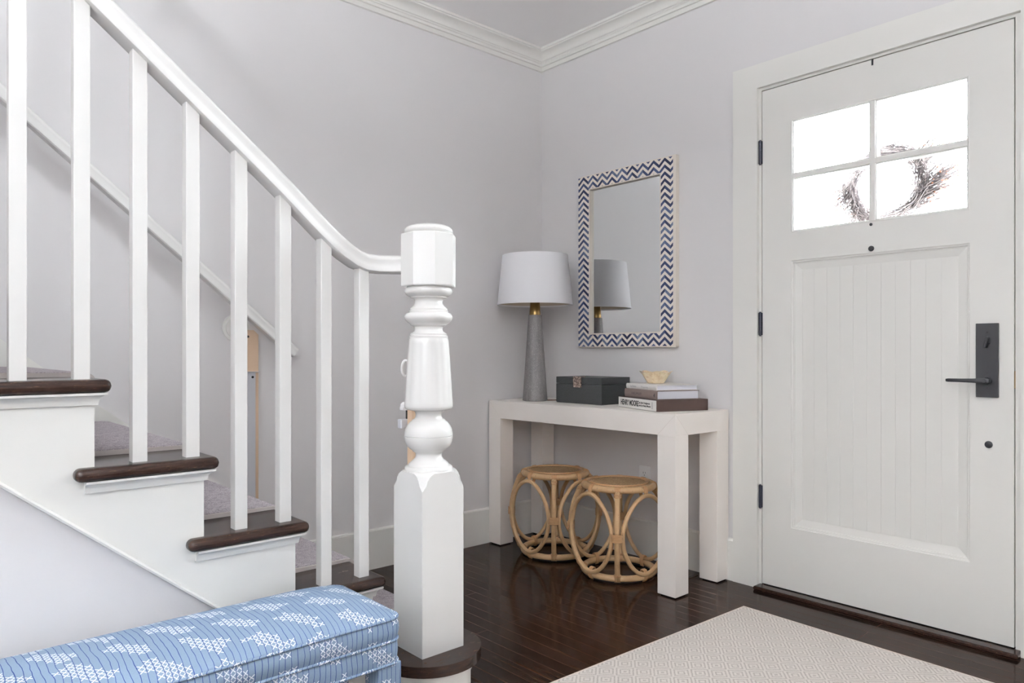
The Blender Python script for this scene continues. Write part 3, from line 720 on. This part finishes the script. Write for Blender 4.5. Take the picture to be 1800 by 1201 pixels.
g = thing('gate_latch_post', 'pale wooden safety gate latch strip held behind the newel post', 'gate post', (1.22, -1.69, .3)); GO = (1.22, -1.69, .3)
bm = bm_new(); box(bm, 1.208, -1.727, .30, 1.234, -1.655, 1.0, .002); obj('wood_strip', bm, 'gate_wood', g, off=GO)
bm = bm_new(); tube(bm, [(1.205, -1.731+.013*math.cos(a), 1.005-.023+.023*math.sin(a)) for a in [i/24*2*PI for i in range(24)]], .0035, 8, closed=True); obj('pull_ring', bm, 'plastic', g, smooth=True, off=GO)
bm = bm_new(); box(bm, 1.190, -1.742, .858, 1.208, -1.715, .868, .002); lathe(bm, [(.014, .868), (.013, .876), (.007, .882), (.001, .883)], 1.200, -1.729, 20); obj('latch_cap', bm, 'plastic', g, smooth=True, off=GO)
bm = bm_new(); lathe(bm, [(.004, .83), (.004, .858)], 1.200, -1.722, 12); obj('spring_bolt', bm, 'dark', g, off=GO)
bm = bm_new(); box(bm, 1.188, -1.748, .805, 1.208, -1.715, .832, .003); obj('catch_block', bm, 'grey_metal', g, off=GO)

# ------------------------------------------------------------------ console table
ct = thing('console_table', 'cream lacquered parsons console table against the far wall', 'table', (.62, -.21, 0))
hx, hy, H, lw = .602, .202, .770, .092
def shell_poly(bm):
    pass
bm = bm_new(); box(bm, -hx, -hy, H-.092, hx, hy, H, .0012); obj('tabletop', bm, 'lacquer', ct)
for sx in (-1, 1):
    for sy in (-1, 1):
        bm = bm_new(); a0, a1 = sorted((sx*hx, sx*(hx-lw))); b0, b1 = sorted((sy*hy, sy*(hy-lw)))
        box(bm, a0, b0, .006, a1, b1, H-.092, .0012); l = obj('leg', bm, 'lacquer', ct)
        bm = bm_new(); box(bm, a0+.01, b0+.01, 0, a1-.01, b1-.01, .006); obj('glide', bm, 'dark', l)
# mitre joint lines at the near corner (hairline grooves inlaid flush)
for sx in (-1, 1):
    bm = bm_new()
    cx = sx*hx; 
    tube(bm, [(sx*(hx-.0005), -hy-.0002, H-.001), (sx*(hx-lw), -hy-.0002, H-.092)], .0005, 4); tube(bm, [(sx*(hx+.0002), -hy+.0005, H-.001), (sx*(hx+.0002), -hy+lw, H-.092)], .0005, 4)
    obj('mitre_seam', bm, 'bone_trim', ct)

# ------------------------------------------------------------------ rattan stools
def stool(name, label, loc, rz):
    s = thing(name, label, 'stool', loc, rz, 'rattan stools under the console table'); Hh = .432
    Rb = lambda z: .158+.062*math.sin(PI*min(1, max(0, (z-.01)/(Hh-.02))))**.8
    ring = lambda R, z, n=64: [(R*math.cos(2*PI*i/n), R*math.sin(2*PI*i/n), z) for i in range(n)]
    bm = bm_new(); tube(bm, ring(.158, Hh-.019), .0155, 12, closed=True); obj('seat_ring', bm, 'rattan', s, smooth=True)
    bm = bm_new(); tube(bm, ring(.136, Hh-.0035), .004, 8, closed=True); tube(bm, ring(.128, Hh-.0035), .003, 8, closed=True); obj('inner_ring', bm, 'wrap', s, smooth=True)
    bm = bm_new(); lathe(bm, [(.147, Hh-.012), (.147, Hh-.006), (.10, Hh-.0045), (.04, Hh-.004), (.0005, Hh-.004)], seg=64); obj('woven_seat', bm, 'cane', s, smooth=True)
    bm = bm_new(); tube(bm, ring(.162, .0215), .0145, 12, closed=True); obj('base_ring', bm, 'rattan', s, smooth=True)
    bm = bm_new(); tube(bm, ring(.160, .006), .006, 8, closed=True); obj('foot_ring', bm, 'dark', s, smooth=True)
    for k in range(4):
        a = PI/2*k; ca, sa = math.cos(a), math.sin(a); pts = []
        for i in range(21):
            z = .018+(Hh-.046)*i/20; R = Rb(z)+(.004 if 0 < i < 20 else 0); pts.append((R*ca, R*sa, z))
        bm = bm_new(); tube(bm, pts, .0125, 10); p = obj('pole', bm, 'rattan', s, smooth=True)
        # binding of pole and neighbouring hoops at mid height
        bm = bm_new(); R0 = Rb(Hh/2)+.003; nlo = []
        for j in range(6):
            z = Hh/2-.0145+j*.0058; lp = []
            for i in range(28):
                t = 2*PI*i/28; u = .0245*math.copysign(abs(math.cos(t))**.6, math.cos(t)); v = .0152*math.copysign(abs(math.sin(t))**.8, math.sin(t))
                lp.append((ca*(R0+v)-sa*u, sa*(R0+v)+ca*u, z))
            tube(bm, lp, .0033, 6, closed=True)
        obj('binding', bm, 'wrap', p, smooth=True)
        for R, z, rr in ((.158, Hh-.019, .0162), (.162, .0215, .0152)):
            bm = bm_new()
            for j in range(-3, 4):
                aa = a+j*.023; lp = [((R+rr*math.cos(t))*math.cos(aa), (R+rr*math.cos(t))*math.sin(aa), max(.003, z+rr*math.sin(t))) for t in [2*PI*i/14 for i in range(14)]]; tube(bm, lp, .0022, 5, closed=True)
            for zc in ((Hh-.040, Hh-.046, Hh-.034) if z > .2 else (.036, .042)):
                R2 = Rb(zc)+.003; lp = [(ca*(R2+.0138*math.cos(t))-sa*.0138*math.sin(t), sa*(R2+.0138*math.cos(t))+ca*.0138*math.sin(t), zc) for t in [2*PI*i/16 for i in range(16)]]; tube(bm, lp, .0028, 6, closed=True)
            obj('end_wrap', bm, 'wrap', p, smooth=True)
        b = a+PI/4; pts = []
        for i in range(48):
            t = 2*PI*i/48; z = Hh/2-.004+(Hh/2-.040)*math.cos(t); az = b+.675*math.sin(t); R = Rb(z); pts.append((R*math.cos(az), R*math.sin(az), z))
        bm = bm_new(); tube(bm, pts, .0098, 10, closed=True); h = obj('hoop', bm, 'rattan', s, smooth=True)
        for R, zc, hh in ((.160, Hh-.030, .027), (.162, .029, .026)):
            bm = bm_new()
            for j in range(-2, 3):
                aa = b+j*.026; lp = [((R+.0172*math.cos(t))*math.cos(aa), (R+.0172*math.cos(t))*math.sin(aa), zc+hh*math.sin(t)) for t in [2*PI*i/18 for i in range(18)]]; tube(bm, lp, .0024, 5, closed=True)
            obj('hoop_wrap', bm, 'wrap', h, smooth=True)
    return s
stool('rattan_stool', 'round rattan stool nearer the door, in front under the console', (.825, -.300, 0), math.radians(-52))
stool('rattan_stool', 'round rattan stool nearer the corner, behind the other one', (.393, -.285, 0), math.radians(-47))

# ------------------------------------------------------------------ lamp
TT = .770
lp = thing('table_lamp', 'grey tapered stone table lamp with white drum shade on the console', 'lamp', (.212, -.254, TT))
bm = bm_new(); lathe(bm, [(.062, 0), (.0665, .002), (.0665, .006), (.0355, .455), (.0345, .457), (.03, .457)], seg=48); obj('lamp_base', bm, 'lamp_base', lp, smooth=True)
bm = bm_new(); lathe(bm, [(.0305, .457), (.0305, .460), (.0262, .523), (.0255, .525), (.006, .525), (.006, .54), (.010, .541), (.010, .56), (.004, .562)], seg=40); obj('brass_collar', bm, 'brass', lp, smooth=True)
bm = bm_new(); zb, zt, rb, rt = .512, .775, .202, .175
lathe(bm, [(rb, zb), (rt, zt), (rt-.002, zt), (rb-.002, zb), (rb, zb)], seg=72, cap=False); bmesh.ops.remove_doubles(bm, verts=bm.verts, dist=1e-5); sh = obj('lamp_shade', bm, 'shade', lp, smooth=True)
bm = bm_new(); lathe(bm, [(rb-.0022, zb+.0005), (rt-.0022, zt-.0005), (rt-.003, zt-.0005), (rb-.003, zb+.0005), (rb-.0022, zb+.0005)], seg=72, cap=False); obj('shade_lining', bm, 'lining', sh, smooth=True)['label'] = 'beige inner lining'
bm = bm_new(); lathe(bm, [(rb+.0006, zb-.001), (rb+.0002, zb+.007), (rb-.004, zb+.007), (rb-.004, zb-.001), (rb+.0006, zb-.001)], seg=72, cap=False); obj('shade_trim', bm, 'shade', sh, smooth=True)
bm = bm_new()
for a in (0, 2*PI/3, 4*PI/3): tube(bm, [(.006*math.cos(a), .006*math.sin(a), .70), ((rt-.004)*math.cos(a), (rt-.004)*math.sin(a), .752)], .0015, 6)
tube(bm, [(0, 0, .56), (0, 0, .70)], .004, 8); obj('harp', bm, 'brass', lp)
bm = bm_new(); lathe(bm, [(.013, .562), (.016, .575), (.030, .61), (.032, .635), (.022, .66), (.001, .668)], seg=24); obj('light_bulb', bm, 'plastic', lp, smooth=True)
bm = bm_new(); tube(bm, [(.05, .03, .004), (.10, .14, .003), (.16, .205, .003), (.22, .222, .0035), (.24, .234, -.02), (.22, .236, -.05), (-.08, .236, -.06), (-.135, .236, -.10), (-.14, .236, -.5), (-.14, .236, -.765)], .0028, 8); obj('power_cord', bm, 'cord', lp, smooth=True)

# ------------------------------------------------------------------ box
bx = thing('keepsake_box', 'charcoal woven lidded box between the lamp and the books', 'box', (.518, -.138, TT))
hx2, hy2 = .156, .108
bm = bm_new(); box(bm, -hx2+.003, -hy2+.003, 0, hx2-.003, hy2-.003, .003); box(bm, -hx2, -hy2, .003, hx2, hy2, .098, .0015); obj('box_body', bm, 'box', bx)
bm = bm_new(); box(bm, -hx2, -hy2, .0995, hx2, hy2, .133, .002); ld = obj('lid', bm, 'box', bx)
bm = bm_new(); box(bm, -.030, -hy2-.006, .082, .022, -hy2+.001, .1335, .001); box(bm, -.030, -hy2-.006, .1325, .022, -hy2+.035, .1365, .001); obj('clasp', bm, 'clasp', ld)['label'] = 'mottled shell clasp'

# ------------------------------------------------------------------ books
th = math.radians(-20.5)     # local +x runs along the spine back to the left? local axes: -x = along spine to the left, +y = depth
def book(name, label, corner, z, sp, dp, t, cover, spine=None, solid=False):
    b = thing(name, label, 'book', (corner[0], corner[1], z), th, 'books stacked on the console'); ct_ = .0022
    # local frame: spine on y=0 side running x in [-sp,0]; depth +y
    if solid:
        bm = bm_new(); box(bm, -sp, .0015, 0, 0, dp, t, .0012); obj('slipcase', bm, cover, b)
        bm = bm_new(); box(bm, -sp+.002, -.0012, .002, -.002, .004, t-.002, .001); obj('spine', bm, spine, b)
    else:
        bm = bm_new(); box(bm, -sp, .0, t-ct_, 0, dp, t, .0006); box(bm, -sp, 0, 0, 0, dp, ct_, .0006)
        n = 8; prof = [(-.0028*math.sin(PI*i/n), t*i/n) for i in range(n+1)]
        pr_ = [(y, zz) for y, zz in prof]+[(.0025, t), (.0025, 0)]
        prism(bm, pr_, -sp, 0, 'x'); obj('cover', bm, cover, b, smooth=True, sharp=30)
        bm = bm_new(); box(bm, -sp+.004, .003, ct_, -.004, dp-.005, t-ct_); obj('pages', bm, 'pages', b)
    return b
Zt = TT
b3 = book('book', 'thick dark brown art book with lettered white spine, lowest of the stack', (1.09, -.367), Zt, .325, .270, .0505, 'book_brown', 'book_white', True)
def spine_M(x, z, y=-.0016): return Matrix.Translation((x, y, z)) @ Matrix.Rotation(PI/2, 4, 'X')
text_mesh('spine_title', 'HENRY MOORE', .034, 'ink', b3, spine_M(-.302, .015), .158, .0011)
text_mesh('spine_subtitle', 'by John Hedgecoe', .0118, 'ink', b3, spine_M(-.140, .0285), .090, .0003)
text_mesh('spine_subtitle', 'text by Henry Moore', .0118, 'ink', b3, spine_M(-.140, .0160), .097, .0003)
bm = bm_new()
for i in range(9): box(bm, -.034, -.0016, .011+i*.0034, -.026, -.0012, .0130+i*.0034)
obj('publisher_mark', bm, 'ink_grey', b3)
b2 = book('book', 'taupe cloth book with white page edges, middle of the stack', (1.072, -.337), Zt+.0505, .275, .222, .0385, 'book_taupe')
text_mesh('spine_title', 'HELMUT', .015, 'ink_dark', b2, spine_M(-.21, .014, -.0032), .085)
bm = bm_new(); prism(bm, [(-.024, .018), (-.016, .009), (-.016, .027)], -.0036, -.0028, 'y'); obj('publisher_mark', bm, 'ink', b2)
b1 = book('book', 'thin white book under the bowl, topmost of the stack', (1.050, -.308), Zt+.089, .262, .218, .0235, 'book_white')
text_mesh('spine_title', 'La Dolce', .0135, 'ink_grey', b1, spine_M(-.222, .007, -.0032), .05)
text_mesh('spine_subtitle', 'Thames', .010, 'ink_grey', b1, spine_M(-.13, .008, -.0032), .06)

# bowl
def bowl():
    zb = Zt+.1125+.0003
    b = bm_new(); seg = 96; prof = [(0.001, .0), (.036, .0), (.0395, .001), (.044, .009), (.051, .022), (.0595, .035), (.067, .046), (.0735, .0535), (.0755, .055), (.072, .0545), (.062, .046), (.052, .032), (.043, .016), (.034, .007), (.001, .006)]
    rings = []
    for j, (r, z) in enumerate(prof):
        ring = []
        for i in range(seg):
            a = 2*PI*i/seg; k = z/.055; lobe = math.cos(5*a+.4)
            rr = r*(1+.05*k*lobe); zz = z+(.0045*lobe*k*k if z > .01 else 0)
            if 2 <= j <= 7:          # oval carved facets
                u = ((a*5/(2*PI)+.064+.5) % 1-.5)*2*PI*.055/5*.9; v = (z-.028)
                d = math.sqrt((u/.023)**2+(v/.024)**2); rr -= .0028*math.exp(-((d-1)/.16)**2)
            ring.append(b.verts.new((rr*math.cos(a), rr*math.sin(a), zz)))
        rings.append(ring)
    for p, q in zip(rings, rings[1:]):
        for i in range(seg): b.faces.new((p[i], p[(i+1) % seg], q[(i+1) % seg], q[i]))
    o = obj('carved_bowl', b, 'bowl', smooth=True, sharp=70); o.location = (.925, -.150, zb); o.rotation_euler = (0, 0, .5)
    tag(o, 'small cream carved bowl with wavy rim on top of the books', 'bowl')
bowl()

# ------------------------------------------------------------------ mirror
mr = thing('wall_mirror', 'rectangular mirror in blue and bone chevron frame hanging above the console', 'mirror', (.63, 0, 1.055)); MO = (.63, 0, 1.055)
bm = bm_new(); x0, x1, z0, z1 = .3145, .950, 1.055, 1.978; ix0, ix1, iz0, iz1 = .394, .860, 1.125, 1.903; yf, yb_ = -.026, -.001
rect_ring(bm, x0, x1, z0, z1, [(0, yb_), (0, yf+.001), (.001, yf)])
o1 = [(x0+.001, z0+.001), (x1-.001, z0+.001), (x1-.001, z1-.001), (x0+.001, z1-.001)]; i1 = [(ix0, iz0), (ix1, iz0), (ix1, iz1), (ix0, iz1)]
A = [bm.verts.new((a, yf, b)) for a, b in o1]; B = [bm.verts.new((a, yf, b)) for a, b in i1]
for i in range(4): bm.faces.new((A[i], A[(i+1) % 4], B[(i+1) % 4], B[i]))
D_ = [bm.verts.new((a, yb_, b)) for a, b in o1]; bm.faces.new(D_)
bmesh.ops.remove_doubles(bm, verts=bm.verts, dist=1e-5); obj('frame', bm, 'inlay', mr, off=MO)
bm = bm_new(); box(bm, x1-.016, yf-.0006, z0, x1+.0006, yb_, z1); box(bm, x0-.0006, yf-.0004, z0-.0006, x1, yb_, z0+.004); box(bm, x0-.0006, yf-.0004, z1-.004, x1, yb_, z1+.0006); obj('bone_border', bm, 'bone_trim', mr, off=MO)
bm = bm_new(); e = .0065
rect_ring(bm, ix0, ix1, iz0, iz1, [(-.002, yf), (-.002, yf-.0015), (.003, yf-.0015), (.0045, yf+.004), (.006, -.009), (.0075, -.009), (.0075, -.004)]); obj('inner_lip', bm, 'bone_trim', mr, off=MO)
bm = bm_new(); box(bm, ix0+.001, -.0095, iz0+.001, ix1-.001, -.004, iz1-.001); obj('mirror_glass', bm, 'mirror', mr, off=MO)

# outlet, vent
ou = thing('wall_outlet', 'white duplex socket plate on the wall behind the nearer stool', 'outlet', (.748, 0, .400))
bm = bm_new(); box(bm, -.035, -.0055, -.057, .035, 0, .057, .002, 3); obj('cover_plate', bm, 'plastic', ou)
for dz in (.02, -.02):
    bm = bm_new(); lathe(bm, [(.0172, 0), (.0172, .0018), (.016, .0022)], 0, 0, 28); bmesh.ops.rotate(bm, verts=bm.verts, matrix=Matrix.Rotation(PI/2, 3, 'X')); bmesh.ops.translate(bm, verts=bm.verts, vec=(0, -.0054, dz)); rc = obj('receptacle', bm, 'plastic', ou)
    bm = bm_new(); box(bm, -.0075, -.0080, dz, -.0055, -.0070, dz+.008); box(bm, .0055, -.0080, dz+.001, .0075, -.0070, dz+.008); box(bm, -.002, -.0080, dz-.010, .002, -.0070, dz-.006); obj('slot', bm, 'dark', rc)
bm = bm_new(); lathe(bm, [(.003, 0), (.003, .001)], 0, 0, 12); bmesh.ops.rotate(bm, verts=bm.verts, matrix=Matrix.Rotation(PI/2, 3, 'X')); bmesh.ops.translate(bm, verts=bm.verts, vec=(0, -.0052, 0)); obj('screw', bm, 'grey_metal', ou)
fv = thing('floor_vent', 'dark wooden floor register behind the console leg near the door', 'vent', (.975, -.135, 0))
bm = bm_new(); box(bm, -.125, -.07, 0, .125, .07, .0025, .001); vp = obj('vent_plate', bm, 'floor', fv)
bm = bm_new()
for i in range(13):
    for s_ in (-1, 1): box(bm, -.112+i*.0182, s_*.031-.025, .0024, -.105+i*.0182, s_*.031+.025, .0029)
obj('slots', bm, 'dark', fv)

# ------------------------------------------------------------------ rug
rg_ = thing('entry_rug', 'cream flatwoven rug with small diamond pattern in front of the door', 'rug', (2.35, -1.45, 0), math.radians(-2.3))
def toL(x, y):
    a = math.radians(2.3); dx, dy = x-2.35, y+1.45; return (dx*math.cos(a)-dy*math.sin(a), dx*math.sin(a)+dy*math.cos(a))
cx_, cy_ = toL(1.4585, -.283)
bm = bm_new(); box(bm, cx_+.006, -.475, .001, -cx_-.006, cy_-.006, .0075, .001); obj('woven_field', bm, 'rug', rg_)
bm = bm_new()
for a in ((cx_, -.481, cx_+.007, cy_), (-cx_-.007, -.481, -cx_, cy_), (cx_, cy_-.007, -cx_, cy_), (cx_, -.481, -cx_, -.474)): box(bm, a[0], a[1], 0, a[2], a[3], .008, .0025)
obj('binding', bm, 'rug_edge', rg_)

# ------------------------------------------------------------------ bench
def bench():
    xb, xf, y1, y0 = 1.245, 1.556, -1.974, -3.15; xc = (xb+xf)/2; yc = (y0+y1)/2; O = (xc, yc, 0)
    b = thing('upholstered_bench', 'blue upholstered bench with white cross stitch print beside the stairs', 'bench', O)
    zp1, zp2, zap = .405, .354, .301
    hxw, hyw = (xf-xb)/2, (y1-y0)/2
    def with_uv(bm, name, fn, smooth=True, parent=b):
        uvl = bm.loops.layers.uv.new('UVMap')
        for f in bm.faces:
            n = f.normal
            for l in f.loops: l[uvl].uv = fn(l.vert.co, f)
        o = obj(name, bm, 'bench', parent, smooth=smooth, sharp=60); return o
    # domed cushion
    nx, ny = 28, 120; hh = .040; bm = bm_new(); G = []; arc = {}
    us = [-math.cos(PI*i/nx) for i in range(nx+1)]
    vs_ = [-math.cos(PI*j/ny) for j in range(ny+1)]
    R = .03
    for j, v in enumerate(vs_):
        row = []
        for i, u in enumerate(us):
            # squircle mapping to rounded rectangle
            x = u*hxw; y = v*hyw
            ex = abs(x)-(hxw-R); ey = abs(y)-(hyw-R)
            if ex > 0 and ey > 0:
                m = max(ex, ey); L = math.hypot(ex, ey); s_ = m/L; x = math.copysign(hxw-R+ex*s_, x); y = math.copysign(hyw-R+ey*s_, y)
            tv = max(0, (abs(v)*hyw-(hyw-.17))/.17)
            z = zp1+hh*max(0, 1-abs(u)**2.3)**.62*max(0, 1-tv**2.2)**.6
            row.append(bm.verts.new((x, y, z)))
        G.append(row)
    for j in range(ny):
        for i in range(nx): bm.faces.new((G[j][i], G[j][i+1], G[j+1][i+1], G[j+1][i]))
    arcs = {}
    for row in G:
        acc = 0
        for i in range(len(row)-1, -1, -1):
            if i < len(row)-1: acc += (row[i].co-row[i+1].co).length
            arcs[row[i]] = acc
    uvl = bm.loops.layers.uv.new('UVMap')
    for f in bm.faces:
        for l in f.loops: l[uvl].uv = (l.vert.co.y, .5+arcs[l.vert])
    obj('cushion_top', bm, 'bench', b, smooth=True, sharp=80)
    def band(name, z0, z1, bul):
        bm = bm_new(); rings = []; n = 6
        for k in range(n+1):
            z = z0+(z1-z0)*k/n; o = bul*math.sin(PI*k/n); rings.append([(x, y, z) for x, y in rr_loop(-hxw-o, hxw+o, -hyw-o, hyw+o, R+o)])
        loft(bm, rings); bmesh.ops.recalc_face_normals(bm, faces=bm.faces)
        uvl = bm.loops.layers.uv.new('UVMap')
        for f in bm.faces:
            f.normal_update(); nn = f.normal
            for l in f.loops:
                c = l.vert.co
                l[uvl].uv = (c.y, .5-(zp1-c.z)) if abs(nn.x) > abs(nn.y) else (hyw+(hxw-c.x)+.0, .5-(zp1-c.z))
        return obj(name, bm, 'bench', b, smooth=True, sharp=60)
    band('cushion_band', zp2, zp1, .006); band('apron', zap, zp2, .003)
    for z, nm in ((zp1, 'piping'), (zp2, 'piping'), (zap, 'piping')):
        lp_ = [(x, y, z) for x, y in rr_loop(-hxw-.002, hxw+.002, -hyw-.002, hyw+.002, R+.002, 8)]
        # subdivide long sides so the print's stripes map on
        bm = bm_new(); tube(bm, lp_, .0034, 8, closed=True)
        uvl = bm.loops.layers.uv.new('UVMap')
        for f in bm.faces:
            for l in f.loops: l[uvl].uv = (l.vert.co.y*1.0+l.vert.co.x, .3+l.vert.co.z+l.vert.co.y*.7)
        obj(nm, bm, 'bench', b, smooth=True, sharp=80)
    for sx in (-1, 1):
        for sy in (-1, 1):
            bm = bm_new(); a0, a1 = sorted((sx*hxw, sx*(hxw-.062))); b0, b1 = sorted((sy*hyw, sy*(hyw-.062))); box(bm, a0, b0, 0, a1, b1, zap, .003)
            uvl = bm.loops.layers.uv.new('UVMap')
            for f in bm.faces:
                f.normal_update()
                for l in f.loops:
                    c = l.vert.co; l[uvl].uv = (c.y, .5-(zp1-c.z)) if abs(f.normal.x) > .5 else (c.x+.37, .5-(zp1-c.z))
            obj('leg', bm, 'bench', b)
bench()

# porch outside the door
bm = bm_new(); box(bm, -1, .16, -.2, 5, 4, -.02); struct('floor_porch', bm, 'ground')


# fill light added unseen behind the camera, shaped as an uplighting floor lamp
tl = thing('torchiere_lamp', 'black floor lamp with open bowl throwing light up at the ceiling', 'lamp', (TORCH[0], TORCH[1], 0)); tz = TORCH[2]
bm = bm_new(); lathe(bm, [(.15, 0), (.15, .012), (.14, .02), (.02, .03)], seg=40); obj('lamp_foot', bm, 'black', tl, smooth=True)
bm = bm_new(); lathe(bm, [(.012, .025), (.012, tz-.10)], seg=16); obj('pole', bm, 'black', tl, smooth=True)
bm = bm_new(); lathe(bm, [(.012, tz-.11), (.06, tz-.09), (.15, tz-.03), (.19, tz+.02), (.187, tz+.02), (.147, tz-.027), (.058, tz-.085), (.001, tz-.09)], seg=48); obj('bowl_shade', bm, 'plastic', tl, smooth=True)
t = NT('lit_diffuser'); t.base((.9, .9, .9, 1)); t.b.inputs['Emission Color'].default_value = (.93, .96, 1.0, 1); t.b.inputs['Emission Strength'].default_value = FILL_LAMP_E; M['globe'] = t.m  # emission of the added fill light
t.p(Roughness=t.M('ADD', .4, t.M('MULTIPLY', t.noise(t.obj(), 8, 1), .1)))
bm = bm_new(); lathe(bm, [(.148, tz-.022), (.148, tz-.012), (.001, tz-.010)], seg=48); obj('diffuser', bm, 'globe', tl, smooth=True)
